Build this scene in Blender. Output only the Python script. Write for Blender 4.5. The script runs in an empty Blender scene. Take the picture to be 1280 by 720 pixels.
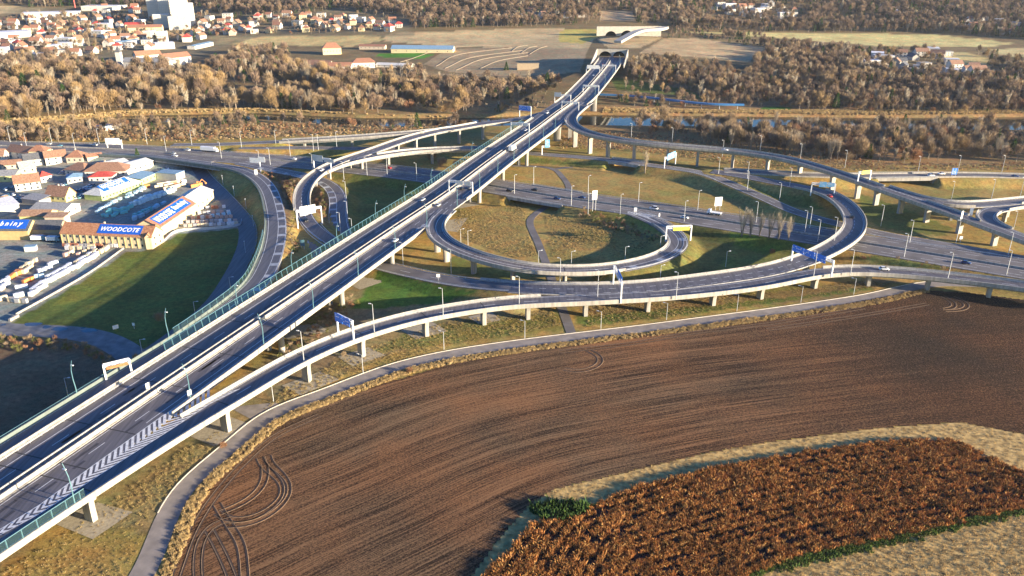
import bpy, bmesh, math, random
import numpy as np
from mathutils import Vector, Matrix, noise as mnoise
R = math.radians
random.seed(7); rng = np.random.default_rng(7)
sc = bpy.context.scene
COL = sc.collection

# ------------------------------------------------------------------ camera, sky, sun, exposure
F, YH, ZC = 1000.0, -60.0, 140.0          # focal length in pixels of a 1280 px wide frame, horizon row, camera height
PITCH = math.atan((360 - YH) / F)
cam = bpy.data.cameras.new('camera'); camo = bpy.data.objects.new('camera', cam); COL.objects.link(camo)
camo.location = (0, 0, ZC); camo.rotation_euler = (math.pi / 2 - PITCH, 0, 0)
cam.sensor_width = 36; cam.lens = 36 * F / 1280; cam.clip_start = 1; cam.clip_end = 12000
sc.camera = camo
SUN_EL, SUN_AZ = 10.0, -21.0               # degrees; azimuth of the sun counted from +X towards +Y
w = bpy.data.worlds.new('World'); sc.world = w; w.use_nodes = True
nt = w.node_tree; bg = nt.nodes['Background']
sky = nt.nodes.new('ShaderNodeTexSky'); sky.sky_type = 'NISHITA'; sky.sun_disc = False
sky.sun_elevation = R(SUN_EL); sky.sun_rotation = R(90 - SUN_AZ)
sky.air_density = 1.0; sky.dust_density = 0.6; sky.ozone_density = 2.0
hs = nt.nodes.new('ShaderNodeHueSaturation'); hs.inputs['Saturation'].default_value = 1.7; hs.inputs['Hue'].default_value = 0.526
nt.links.new(sky.outputs[0], hs.inputs['Color']); nt.links.new(hs.outputs[0], bg.inputs[0])
bg.inputs[1].default_value = 0.082
sl = bpy.data.lights.new('sun', 'SUN'); sl.energy = 5.0; sl.angle = R(0.5); sl.color = (1.0, 0.84, 0.63)
so = bpy.data.objects.new('sun', sl); COL.objects.link(so)
sd = Vector((math.cos(R(SUN_AZ)) * math.cos(R(SUN_EL)), math.sin(R(SUN_AZ)) * math.cos(R(SUN_EL)), math.sin(R(SUN_EL))))
so.rotation_euler = sd.to_track_quat('Z', 'Y').to_euler(); so.location = (300, -200, 400)
sc.view_settings.view_transform = 'Standard'; sc.view_settings.look = 'None'
sc.view_settings.exposure = 1.97; sc.view_settings.gamma = 1; sc.view_settings.use_curve_mapping = False
sc.cycles.max_bounces = 5; sc.cycles.diffuse_bounces = 3; sc.cycles.transparent_max_bounces = 12

# ------------------------------------------------------------------ survey helpers (photograph pixel <-> ground point)
cp, sp = math.cos(PITCH), math.sin(PITCH)
def G(x, y, z=0.0):
    U = 360 - y; f = F * cp + U * sp; D = F * sp - U * cp; h = ZC - z
    return np.array([(x - 640) * h / D, f * h / D, z])
def PX(p):
    p = np.asarray(p, float); x, y, z = p[..., 0], p[..., 1], p[..., 2] - ZC
    d = np.maximum(y * cp - z * sp, 1e-3); u = y * sp + z * cp
    return np.stack([640 + F * x / d, 360 - F * u / d], -1)
def inpoly(pts, poly):
    pts = np.asarray(pts, float); x, y = pts[..., 0], pts[..., 1]; c = np.zeros(x.shape, bool); n = len(poly)
    for i in range(n):
        x1, y1 = poly[i][:2]; x2, y2 = poly[(i + 1) % n][:2]
        if y1 == y2: continue
        m = ((y1 > y) != (y2 > y)) & (x < (x2 - x1) * (y - y1) / (y2 - y1) + x1)
        c ^= m
    return c

# ------------------------------------------------------------------ materials
MATS = {}
def mat(name, col, rough=0.8, var=0.15, scale=0.5, bump=0.0, bscale=None, metal=0.0, col2=None, streak=None, emit=None, spec=None, rz=0):
    if name in MATS: return MATS[name]
    m = bpy.data.materials.new(name); m.use_nodes = True; MATS[name] = m
    n, l = m.node_tree.nodes, m.node_tree.links; b = n['Principled BSDF']
    b.inputs['Roughness'].default_value = rough; b.inputs['Metallic'].default_value = metal
    if spec is not None: b.inputs['Specular IOR Level'].default_value = spec
    b.inputs['Base Color'].default_value = (*col, 1)
    if var or col2:
        tc = n.new('ShaderNodeNewGeometry'); nz = n.new('ShaderNodeTexNoise'); nz.inputs['Scale'].default_value = scale; nz.inputs['Detail'].default_value = 6
        vec = tc.outputs['Position']
        if streak:
            mp = n.new('ShaderNodeMapping'); mp.inputs['Scale'].default_value = streak; mp.inputs['Rotation'].default_value = (0, 0, R(rz)); l.new(vec, mp.inputs[0]); vec = mp.outputs[0]
        l.new(vec, nz.inputs['Vector'])
        rp = n.new('ShaderNodeValToRGB'); rp.color_ramp.elements[0].position = 0.32; rp.color_ramp.elements[1].position = 0.68
        a = np.array(col); c0 = a * (1 - var); c1 = np.array(col2) if col2 else np.minimum(a * (1 + var), 1)
        rp.color_ramp.elements[0].color = (*c0, 1); rp.color_ramp.elements[1].color = (*c1, 1)
        l.new(nz.outputs[0], rp.inputs[0]); l.new(rp.outputs[0], b.inputs['Base Color'])
    if bump:
        tc2 = n.new('ShaderNodeNewGeometry'); nb = n.new('ShaderNodeTexNoise'); nb.inputs['Scale'].default_value = bscale or scale * 4; nb.inputs['Detail'].default_value = 5
        l.new(tc2.outputs['Position'], nb.inputs['Vector'])
        bp = n.new('ShaderNodeBump'); bp.inputs['Strength'].default_value = 1.0; bp.inputs['Distance'].default_value = bump
        l.new(nb.outputs[0], bp.inputs['Height']); l.new(bp.outputs[0], b.inputs['Normal'])
    if emit: b.inputs['Emission Color'].default_value = (*emit, 1); b.inputs['Emission Strength'].default_value = 1
    return m
M_ASPH = mat('asphalt', (0.105, 0.096, 0.098), 0.6, 0.34, 1.0, 0.004, 8, streak=(1.1, .06, 1), rz=-18.5)
M_ASPH2 = mat('old_asphalt', (0.14, 0.125, 0.115), 0.85, 0.25, 0.12, 0.01, 5)
M_CONC = mat('pale_concrete', (0.31, 0.29, 0.255), 0.8, 0.26, 0.9, 0.01, 3, streak=(1, 1, .12))
M_CONC2 = mat('grey_concrete', (0.34, 0.33, 0.305), 0.85, 0.3, 0.8, 0.01, 3, streak=(1, 1, .15))
M_KERB = mat('weathered_concrete', (0.50, 0.45, 0.36), 0.85, 0.2, 0.5)
M_WHITE = mat('road_paint', (0.60, 0.60, 0.58), 0.7, 0.22, 1.4)
M_STEEL = mat('galvanised_steel', (0.55, 0.57, 0.58), 0.45, 0.1, 1.0, metal=0.35)
M_TEAL = mat('teal_painted_steel', (0.10, 0.21, 0.25), 0.5, 0.12, 1.0, metal=0.1)
M_LAMP = mat('lamp_head_grey', (0.6, 0.62, 0.62), 0.5, 0.05)
M_GLASSY = mat('green_grey_acrylic', (0.20, 0.30, 0.27), 0.25, 0.15, 0.6)
M_SIGNW = mat('sign_white', (0.80, 0.80, 0.78), 0.5, 0.04)
M_SIGNG = mat('sign_back_grey', (0.50, 0.52, 0.53), 0.5, 0.08)
M_SIGNB = mat('sign_blue', (0.02, 0.19, 0.72), 0.45, 0.06)
M_SIGNY = mat('sign_yellow', (0.62, 0.52, 0.08), 0.5, 0.06)
M_RUST = mat('rusty_brown', (0.28, 0.13, 0.05), 0.8, 0.3, 1.5)

# ------------------------------------------------------------------ object helpers
def mesh_from(name, verts, faces, mats=(), fmat=None, smooth=False):
    me = bpy.data.meshes.new(name); me.from_pydata([tuple(map(float, v)) for v in verts], [], faces)
    for m in mats: me.materials.append(m)
    if fmat is not None: me.polygons.foreach_set('material_index', fmat)
    if smooth: me.polygons.foreach_set('use_smooth', [True] * len(me.polygons))
    me.update(); return me
def link(name, data, parent=None, loc=None, rotz=0):
    o = bpy.data.objects.new(name, data); COL.objects.link(o)
    if parent: o.parent = parent
    if loc is not None: o.location = tuple(map(float, loc))
    if rotz: o.rotation_euler = (0, 0, rotz)
    return o
def thing(name, label, cat, loc=(0, 0, 0), rotz=0, group=None, data=None):
    o = link(name, data, None, loc, rotz); o['label'] = label; o['category'] = cat
    if group: o['group'] = group
    return o
def dup(root, loc=None, rotz=None, label=None, mats=None):
    r = root.copy(); COL.objects.link(r)
    if loc is not None: r.location = tuple(map(float, loc))
    if rotz is not None: r.rotation_euler = (0, 0, rotz)
    if label: r['label'] = label
    for ch in root.children:
        c = ch.copy(); COL.objects.link(c); c.parent = r
        if mats and ch.name.split('.')[0] in mats: c.data = mats[ch.name.split('.')[0]]
        for g in ch.children:
            d = g.copy(); COL.objects.link(d); d.parent = c
    return r
class MB:
    def __init__(s): s.v = []; s.f = []; s.m = []
    def add(s, vs, fs, mi=0):
        o = len(s.v); s.v += [tuple(v) for v in vs]; s.f += [tuple(i + o for i in f) for f in fs]; s.m += [mi] * len(fs)
    def box(s, x0, y0, z0, x1, y1, z1, mi=0):
        s.add([(x0,y0,z0),(x1,y0,z0),(x1,y1,z0),(x0,y1,z0),(x0,y0,z1),(x1,y0,z1),(x1,y1,z1),(x0,y1,z1)],
              [(3,2,1,0),(4,5,6,7),(0,1,5,4),(1,2,6,5),(2,3,7,6),(3,0,4,7)], mi)
    def bar(s, a, b, w, h=None, mi=0):
        a, b = Vector(a), Vector(b); d = (b - a); 
        if d.length < 1e-6: return
        d.normalize(); up = Vector((0, 0, 1)) if abs(d.z) < 0.9 else Vector((0, 1, 0)); sx = d.cross(up).normalized(); sy = sx.cross(d); h = h or w
        vs = [p + sx * (i * w / 2) + sy * (j * h / 2) for p in (a, b) for i, j in ((-1,-1),(1,-1),(1,1),(-1,1))]
        s.add(vs, [(0,1,2,3),(7,6,5,4),(0,4,5,1),(1,5,6,2),(2,6,7,3),(3,7,4,0)], mi)
    def tube(s, pts, rs, n=8, mi=0, cap=True):
        pts = [Vector(p) for p in pts]; rings = []; o = len(s.v)
        for i, p in enumerate(pts):
            d = (pts[min(i + 1, len(pts) - 1)] - pts[max(i - 1, 0)]).normalized()
            up = Vector((0, 0, 1)) if abs(d.z) < 0.95 else Vector((1, 0, 0)); sx = d.cross(up).normalized(); sy = sx.cross(d)
            r = rs[i] if hasattr(rs, '__len__') else rs
            s.v += [tuple(p + (sx * math.cos(2*math.pi*k/n) + sy * math.sin(2*math.pi*k/n)) * r) for k in range(n)]
        nf = 0
        for i in range(len(pts) - 1):
            for k in range(n):
                a = o + i*n + k; b = o + i*n + (k+1) % n; s.f.append((a, b, b + n, a + n)); nf += 1
        if cap: s.f.append(tuple(o + k for k in range(n))[::-1]); s.f.append(tuple(o + (len(pts)-1)*n + k for k in range(n))); nf += 2
        s.m += [mi] * nf
    def mesh(s, name, mats, smooth=False): return mesh_from(name, s.v, s.f, mats, s.m, smooth)
    def build(s, name, mats, parent=None, smooth=False, loc=None):
        return link(name, s.mesh(name, mats if isinstance(mats, (list, tuple)) else [mats], smooth), parent, loc)
ORD = lambda n: f"{n}{'th' if 10 <= n % 100 <= 20 else {1:'st',2:'nd',3:'rd'}.get(n % 10,'th')}"
def rank_labels(objs, fmt, key=None):
    key = key or (lambda o: PX(np.array(o.location))[0])
    for i, o in enumerate(sorted(objs, key=key)): o['label'] = fmt.format(ORD(i + 1) if i else 'first')

# ------------------------------------------------------------------ paths
def catmull(P, step=3.0):
    P = np.asarray(P, float); P = np.vstack([2*P[0]-P[1], P, 2*P[-1]-P[-2]]); out = []
    for i in range(1, len(P) - 2):
        p0, p1, p2, p3 = P[i-1:i+3]; n = max(2, int(np.linalg.norm(p2 - p1) / step))
        a = [0, *np.cumsum([max(np.linalg.norm(q - p), 1e-3) ** 0.5 for p, q in ((p0,p1),(p1,p2),(p2,p3))])]
        for k in range(n):
            t = a[1] + (a[2]-a[1]) * k / n
            A1 = (a[1]-t)/(a[1]-a[0])*p0 + (t-a[0])/(a[1]-a[0])*p1; A2 = (a[2]-t)/(a[2]-a[1])*p1 + (t-a[1])/(a[2]-a[1])*p2; A3 = (a[3]-t)/(a[3]-a[2])*p2 + (t-a[2])/(a[3]-a[2])*p3
            B1 = (a[2]-t)/(a[2]-a[0])*A1 + (t-a[0])/(a[2]-a[0])*A2; B2 = (a[3]-t)/(a[3]-a[1])*A2 + (t-a[1])/(a[3]-a[1])*A3
            out.append((a[2]-t)/(a[2]-a[1])*B1 + (t-a[1])/(a[2]-a[1])*B2)
    out.append(P[-2]); return np.array(out)
class Path:
    def __init__(s, pts, step=3.0, smooth=3, off=0.0, raw=False):
        """pts: (px, py, z) survey points or world points when raw"""
        W = np.array([G(*p) if not raw else p for p in pts], float)
        C = catmull(W, step)
        # resample evenly, then smooth
        d = np.r_[0, np.cumsum(np.linalg.norm(np.diff(C[:, :2], axis=0), axis=1))]
        n = max(3, int(d[-1] / step) + 1); q = np.linspace(0, d[-1], n)
        C = np.stack([np.interp(q, d, C[:, k]) for k in range(3)], 1)
        for _ in range(smooth * 4):
            D = C.copy(); D[1:-1] = (C[:-2] + 2 * C[1:-1] + C[2:]) / 4; C = D
        s.p = C; s._fin()
        if off: 
            s.p = s.off(off); s._fin()
    def _fin(s):
        C = s.p; t = np.gradient(C[:, :2], axis=0); t /= np.linalg.norm(t, axis=1)[:, None]
        s.t = t; s.n = np.stack([t[:, 1], -t[:, 0]], 1)         # n points to the right of travel
        s.s = np.r_[0, np.cumsum(np.linalg.norm(np.diff(C[:, :2], axis=0), axis=1))]; s.L = s.s[-1]
    def off(s, o, dz=0.0):
        q = s.p.copy(); o = np.asarray(o, float); q[:, :2] += s.n * (o[:, None] if o.ndim else o); q[:, 2] += dz; return q
    def shift(s, o, dz=0.0):
        r = Path.__new__(Path); r.p = s.off(o, dz); r._fin(); return r
    def at(s, q, o=0.0, dz=0.0):
        p = np.array([np.interp(q, s.s, s.p[:, k]) for k in range(3)]); n = np.array([np.interp(q, s.s, s.n[:, k]) for k in range(2)]); n /= np.linalg.norm(n)
        p[:2] += n * o; p[2] += dz; return p
    def dir(s, q):
        t = np.array([np.interp(q, s.s, s.t[:, k]) for k in range(2)]); return math.atan2(t[1], t[0])
    def sat(s, px, py, o=0.0):
        q = PX(s.off(o)); return float(s.s[np.argmin(((q - [px, py]) ** 2).sum(1))])
    def cut(s, s0, s1):
        s0, s1 = max(0, s0), min(s.L, s1); q = np.r_[s0, s.s[(s.s > s0 + .3) & (s.s < s1 - .3)], s1]
        r = Path.__new__(Path); r.p = np.stack([np.interp(q, s.s, s.p[:, k]) for k in range(3)], 1)
        nn = np.stack([np.interp(q, s.s, s.n[:, k]) for k in range(2)], 1); nn /= np.linalg.norm(nn, axis=1)[:, None]
        r.n = nn; r.t = np.stack([-nn[:, 1], nn[:, 0]], 1); r.s = q - q[0]; r.L = r.s[-1]; return r
def sweep(mb, path, prof, mi=0, closed=True, cap=True):
    """prof: list of (lateral, height) or callables giving arrays; swept along path"""
    P, N = path.p, path.n; k = len(prof); n = len(P); vs = []
    for i in range(n):
        for (u, v) in prof:
            uu = u[i] if hasattr(u, '__len__') else u
            vs.append((P[i,0] + N[i,0]*uu, P[i,1] + N[i,1]*uu, P[i,2] + (v[i] if hasattr(v, '__len__') else v)))
    fs = []
    for i in range(n - 1):
        for j in range(k if closed else k - 1):
            a = i*k + j; b = i*k + (j+1) % k; fs.append((a, b, b + k, a + k))
    if closed and cap: fs.append(tuple(range(k))[::-1]); fs.append(tuple((n-1)*k + j for j in range(k)))
    mb.add(vs, fs, mi)
def strip(mb, path, o0, o1, dz, mi=0): sweep(mb, path, [(o0, dz), (o1, dz)], mi, closed=False)
def dashes(mb, path, o, wd, s0, s1, on, off, dz):
    q = s0
    while q + on < s1:
        strip(mb, path.cut(q, q + on), o + wd/2, o - wd/2, dz); q += on + off
def wall_prof(o, wd, z0, z1): return [(o - wd/2, z0), (o - wd/2, z1), (o + wd/2, z1), (o + wd/2, z0)]

# ------------------------------------------------------------------ road alignments
def alig(pts, step=3.0, smooth=3, off=0.0): return Path(pts, step, smooth, off)
MAIN = alig([(-170,738,10),(-40,649,10),(70,574,10),(216,474.5,10),(320,404,10),(400,349.8,10),(486.9,290.6,10),(543,253.5,10.3),(560.6,241.5,10.8),(613.7,201.5,12.2),(647.5,177.5,13.4),(672.5,160,14.4),(697.5,141,15.8),(720,125,17),(738.7,105.5,18.6),(750,92.5,19.4),(758.4,82,20),(765,71.5,20.4)], smooth=6)
sF = MAIN.sat(330, 397)
_F = [G(*q) for q in [(130,192.5,5),(180,195,5),(215,199,5),(262,205.5,5),(300,212,5.3),(321,222,5.8),(334,236,6.4),(341.5,258,7),(344.5,280,7.6),(342,305,8.4),(333,332,9.3),(317,358,9.9)]] + [MAIN.at(s_, -18.2, 0) for s_ in (sF - 22, sF - 45, sF - 80, sF - 120, sF - 165, sF - 220)]
RF = Path(_F, raw=True, smooth=3)
V2 = alig([(-120,782,10),(0,699,10),(60,658,10),(114,622,10),(187,574,10),(242,539,10),(320,492,10),(380,456,9.8),(450,425,9.3),(532,401,8.6),(609,388,8),(640,384,7.8),(730,380,7.4),(775,377.5,7.2),(845,373,7),(960,360,7),(1017,348,7),(1045,343.5,7),(1090,343,7),(1135,346,7),(1185,351,7),(1280,362.5,7),(1400,383,7)], smooth=4, off=-4.9)
RC = alig([(385,276,5),(395,290,4),(412,303,3),(440,318,2),(478,333,2),(500,338,2.2),(540,347,2.8),(575,353,3.6),(610,357,4.6),(640,359,5.6),(680,361,6.6),(720,361.5,7.05),(765,361,7.1),(815,358,7.1),(880,350,7.1),(960,338,7.1),(1010,323.5,7.3),(1040,309.5,7.6),(1060,296,7.9),(1069,281,8),(1062,262,7.4),(1047,249,6.8),(1030,240,6.2),(1012,235.5,5.6),(985,230.5,5),(955,225,5),(920,218,5),(890,214,5)], smooth=4)
RB = alig([(560,262,10.4),(546,275,10.3),(543,285,10.2),(546,294,10),(557,304,9.8),(577,314,9.4),(602,323,8.8),(632,330.5,8.1),(665,336,7.3),(700,338,6.6),(745,337.5,5.8),(785,332.5,5.2),(820,324,4.8),(842,313,4.5),(848.5,303,4.3),(843,293,4.1),(829,282,4),(812,273,4),(790,265,4)], smooth=3)
E1 = alig([(680,141,14.8),(661,146.5,14),(640,149.5,13.6),(600,154.5,13),(567,160,12.6),(545,164,12.2),(520,170,11.8),(492,179,11.2),(462,190,10.8),(430,200.5,10.3),(406,211,9.8),(388,224,9.2),(378.5,238,8.4),(376.5,252,7.4),(379,266,6.2),(388,281,5),(402,293,4),(418,304,3)], smooth=4)
E2 = alig([(650,186.5,8.2),(600,185.8,9),(560,186.5,9.6),(520,188.5,10.2),(480,193.5,10.6),(450,199,10.6),(425,205,10.3),(403,214.5,9.7)], smooth=3)
RG = alig([(215,181,4.5),(270,180.5,4.6),(340,177.3,5.6),(380,175.3,7),(446,171.3,9.2),(490,168,10.8),(530,165,12),(567,160.5,12.6),(600,154.5,13)], smooth=3)
RH = alig([(735,128,17.4),(722,138,16.6),(713,148,15.9),(716,157,15.4),(729,164.5,15),(752,171,14.7),(790,177.3,14.2),(840,182.3,13.5),(900,187.3,12.8),(940,191.5,12.4),(985,199,12),(1020,208.5,11.6),(1055,219.5,11.2),(1100,235,10.8),(1145,250.5,10.2),(1185,264.5,9.6),(1225,279,9),(1270,295.5,8.4),(1330,317,8)], smooth=3)
RJ = alig([(1105,234,10.8),(1140,246,10.2),(1170,252.6,9.8),(1200,256,9.4),(1240,254.6,9),(1280,250.5,8.6),(1350,243,8)], smooth=3)
RJ2 = alig([(1350,247,8),(1290,254,8.4),(1255,259,8.8),(1236,264,9),(1231,271,9),(1237,279,8.8),(1256,287.5,8.4),(1290,300,8)], smooth=2)
D4 = alig([(-260,172,4),(0,182.5,4),(100,184.8,4),(180,188.8,4),(300,197.5,4),(380,203.5,4),(490,214.5,4),(545,221.5,4),(610,231.5,4),(700,246.6,4),(745,253,4),(805,261,4),(861,269.6,4),(919,278.8,4),(1000,291.5,4),(1120,310.5,4),(1200,323.5,4),(1280,336.5,4),(1420,360,4)], smooth=5)
RN = alig([(300,184.5,4),(380,184.5,4),(430,185.2,4),(520,186,3.5),(600,188,3),(650,191,3.5),(700,194.4,4),(762,199.5,4.6),(803,205.2,4.8),(845,210.4,4.8),(880,216,4.6),(905,226,4),(930,236.5,3.5),(958,248.5,3.2),(985,261,3.4),(1012,270.5,3.8),(1050,280,4),(1083,288,4),(1120,296,4),(1157,302,4),(1195,308,4),(1240,316.5,4),(1290,325,4)], smooth=4)
RI = alig([(905,213.5,4.8),(945,215.5,4.8),(1000,218.5,4.8),(1060,220,4.8),(1120,220,4.8),(1200,218.8,4.8),(1280,220.5,4.8),(1420,226,4.8)], smooth=3)
RD = alig([(300,203,4),(345,212.5,4),(380,219.5,3.8),(403,226,3.4),(418,237,3),(423,252,2.6),(422.5,268,2.2),(424.5,285,2),(431,300,1.7),(446,316,1.5),(478,333,2)], smooth=3)
RL = alig([(381,279,4.6),(388,290,3.8),(393,302,3),(392,316,2.2),(384,334,1.2),(370,352,.3)], smooth=1)
RS = alig([(240,196,.1),(254,219,.1),(277,243,.1),(296,264,.1),(308,281,.1),(309.5,300,.1),(301,326,.1),(287,352,.1),(268,380,.1),(240,404,.1),(205,430,.1),(160,462,.1),(100,505,.1),(30,556,.1),(-60,620,.1)], smooth=3)
RW = alig([(128,792,.1),(150,760,.1),(183,712,.1),(197,675,.1),(211,640,.1),(232,606,.1),(262,580,.1),(300,548,.1),(325,525,.1),(352,510.5,.1),(400,494,.1),(450,474,.1),(500,456.5,.1),(560,443,.1),(640,430.5,.1),(720,420.5,.1),(800,411,.1),(880,400.5,.1),(960,390,.1),(1040,378.5,.1),(1090,370.5,.1),(1130,361,.1),(1170,354,.1),(1240,357,.1),(1330,367,.1)], smooth=2)
RP = alig([(716,421,.1),(709,402,.1),(700,378,.1),(690,350,.1),(681,325,.1),(673,304,.1),(662,276,.1),(668,268,.1),(688,255,.1),(711,238,.1),(709,229,.1),(702,220,.1),(693,211.5,.1),(680,208.5,.1),(640,207,.1)], smooth=1)
RP2 = alig([(696,211,.1),(712,208.5,.1),(745,209,.1)], smooth=1)
GR = alig([(-120,402,.1),(0,411,.1),(94,416,.1),(130,424,.1),(160,440,.1),(172,452,.1)], smooth=1)

# ------------------------------------------------------------------ terrain
RIVF = [(-300,160),(0,152.5),(100,144.5),(160,140.5),(320,137),(450,143),(600,143),(690,139),(900,141),(1100,143),(1280,142),(1600,142)]
RIVN = [(-300,176),(0,167),(100,158),(200,152.5),(320,149),(450,158),(600,157),(700,156),(900,158),(1100,161),(1280,162),(1600,166)]
rf = np.array([G(*q)[:2] for q in RIVF]); rn = np.array([G(*q)[:2] for q in RIVN])
def sstep(a, b, x): t = np.clip((x - a) / (b - a), 0, 1); return t * t * (3 - 2 * t)
def wob(x, y, s, seed=0):
    return (np.sin(x/s + 1.3*seed + 1.7*np.sin(y/s*0.7 + seed)) + np.sin(y/s*1.13 + 2.1*seed + 1.3*np.sin(x/s*0.61 + 2*seed)) + 0.5*np.sin((x+y)/s*1.9 + seed)) / 2.5
# corridors of the embanked roads: (path, half width, list of (s0,s1) spans left open as bridges)
def span(p, a, b): return (p.sat(*a), p.sat(*b))
CORR = [(D4, 16, [span(D4, (655, 238), (712, 249))]), (RN, 6.5, [span(RN, (766, 200), (800, 205))]), (RI, 7, [span(RI, (1095, 220), (1160, 220))]),
        (RC.cut(0, RC.sat(650, 360)), 6.5, [span(RC, (668, 361), (700, 361))]), (RC.cut(RC.sat(1020, 236), RC.L), 6.5, []),
        (RB.cut(RB.sat(776, 334), RB.L), 5.9, []), (RL, 4.5, []), (RD, 7, []), (RF.cut(0, RF.sat(338, 318)), 6.2, [(0, RF.sat(262, 205))]),
        (RG.cut(0, RG.sat(352, 177)), 6, []), (E1.cut(E1.sat(377, 262), E1.L), 7, []),
        (Path([G(60,189,4), G(120,191,4), G(180,192,4), G(232,196,4)], raw=True), 14, [])]
def base(x, y):
    x = np.asarray(x, float); y = np.asarray(y, float)
    z = np.interp(y, [0, 790, 900, 1000, 1150, 1300, 1500, 1700, 2200, 3000, 4500, 7000], [0, 0, 5, 8, 11, 15, 30, 55, 130, 270, 430, 500])
    far = sstep(800, 1500, y)
    z = z + far * (wob(x, y, 170, 1) * 7 + sstep(1250, 2200, y) * wob(x, y, 330, 2) * 34)
    z = z + sstep(650, 780, y) * (1 - far) * wob(x, y, 40, 3) * .35
    # the hill the motorway runs into
    z = z + 8 * np.exp(-((x - 175) / 150) ** 2) * sstep(900, 1040, y) * (1 - 0.5 * sstep(1250, 1500, y))
    z = z - 4.5 * sstep(0, 9, np.interp(x, rf[:, 0], rf[:, 1]) - y) * sstep(0, 9, y - np.interp(x, rn[:, 0], rn[:, 1]))
    return z
def height(x, y):
    x = np.atleast_1d(np.asarray(x, float)); y = np.atleast_1d(np.asarray(y, float)); z0 = base(x, y); z = z0.copy()
    near = y < 900
    for p, hw, gaps in CORR:
        P = p.p[::2]; S = p.s[::2]
        m = near & (x > P[:, 0].min() - 40) & (x < P[:, 0].max() + 40) & (y > P[:, 1].min() - 40) & (y < P[:, 1].max() + 40)
        if not m.any(): continue
        X, Y = x[m], y[m]; best = np.full(X.shape, 1e9); bz = np.zeros(X.shape); bs = np.zeros(X.shape)
        for i in range(len(P) - 1):
            a = P[i]; d = P[i+1] - a; l2 = d[0]**2 + d[1]**2
            t = np.clip(((X - a[0]) * d[0] + (Y - a[1]) * d[1]) / l2, 0, 1); q = np.hypot(X - a[0] - t * d[0], Y - a[1] - t * d[1])
            k = q < best; best = np.where(k, q, best); bz = np.where(k, a[2] + t * d[2], bz); bs = np.where(k, S[i] + t * (S[min(i+1, len(S)-1)] - S[i]), bs)
        zz = bz - 0.16 - np.maximum(best - hw, 0) / 1.8
        for s0, s1 in gaps: zz = zz - 14 * sstep(-1.0, 2.5, np.minimum(bs - s0, s1 - bs))
        z[m] = np.maximum(z[m], np.where(zz > z0[m], zz, z0[m]))
    for p, w_ in ((RS, 5.4), (RP, 3.2)):
        P = p.p[::2]; m = (y > 150) & (y < 660) & (x > P[:, 0].min() - 20) & (x < P[:, 0].max() + 20)
        if m.any():
            d = np.full(m.sum(), 1e9); X, Y = x[m], y[m]
            for i in range(len(P) - 1):
                a = P[i]; e = P[i+1] - a; t = np.clip(((X - a[0]) * e[0] + (Y - a[1]) * e[1]) / (e[0]**2 + e[1]**2), 0, 1); d = np.minimum(d, np.hypot(X - a[0] - t * e[0], Y - a[1] - t * e[1]))
            z[m] = np.minimum(z[m], -.05 + np.maximum(d - w_, 0) * .9)
    # motorway cutting and portals on the far side
    P = MAIN.p; m = (y > 940) & (y < 1060) & (x > 40) & (x < 220)
    if m.any():
        s_ = (y[m] - P[-1, 1]); cx = P[-1, 0] + s_ * (P[-1, 0] - P[-8, 0]) / (P[-1, 1] - P[-8, 1]); d = np.abs(x[m] - cx)
        cut = 20.0 - .6 + np.maximum(d - 20, 0) * 1.2 + np.where(y[m] > P[-1, 1] + 3, 40, 0)
        z[m] = np.minimum(z[m], cut)
    return z
def hz(x, y): return float(height(x, y)[0])
def pick(px, py, ymax=4000):
    """where the sight line through a survey pixel meets the terrain"""
    a = G(px, py, 0); o = np.array([0, 0, ZC]); d = a - o
    if d[2] >= 0: d = None
    if py > 130: t = np.linspace(.6, 1.2, 400)
    else: t = np.linspace(.35, min(3.0, 4200 / a[1]), 1500)
    q = o + t[:, None] * d; h = height(q[:, 0], q[:, 1]); k = np.argmax(q[:, 2] <= h)
    return np.array([q[k, 0], q[k, 1], h[k]])
xs = np.r_[np.arange(-3600, -700, 60), np.arange(-700, -420, 12), np.arange(-420, -340, 5), np.arange(-340, 300, 2.2), np.arange(300, 420, 4), np.arange(420, 900, 12), np.arange(900, 3700, 60)]
ys = np.r_[np.arange(-400, 60, 30), np.arange(60, 140, 8), np.arange(140, 640, 2.2), np.arange(640, 820, 3.5), np.arange(820, 1100, 6), np.arange(1100, 1800, 14), np.arange(1800, 5200, 70)]
XX, YY = np.meshgrid(xs, ys); ZZ = height(XX.ravel(), YY.ravel())
V = np.stack([XX.ravel(), YY.ravel(), ZZ], 1); nx, ny = len(xs), len(ys)
idx = np.arange(nx * ny).reshape(ny, nx); Q = np.stack([idx[:-1, :-1], idx[:-1, 1:], idx[1:, 1:], idx[1:, :-1]], -1).reshape(-1, 4)
me = bpy.data.meshes.new('ground'); me.vertices.add(len(V)); me.vertices.foreach_set('co', V.ravel())
me.loops.add(Q.size); me.loops.foreach_set('vertex_index', Q.ravel().astype(np.int32)); me.polygons.add(len(Q))
me.polygons.foreach_set('loop_start', np.arange(0, Q.size, 4, dtype=np.int32)); me.polygons.foreach_set('loop_total', np.full(len(Q), 4, dtype=np.int32)); me.update(calc_edges=True)
me.polygons.foreach_set('use_smooth', [True] * len(Q))
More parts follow.
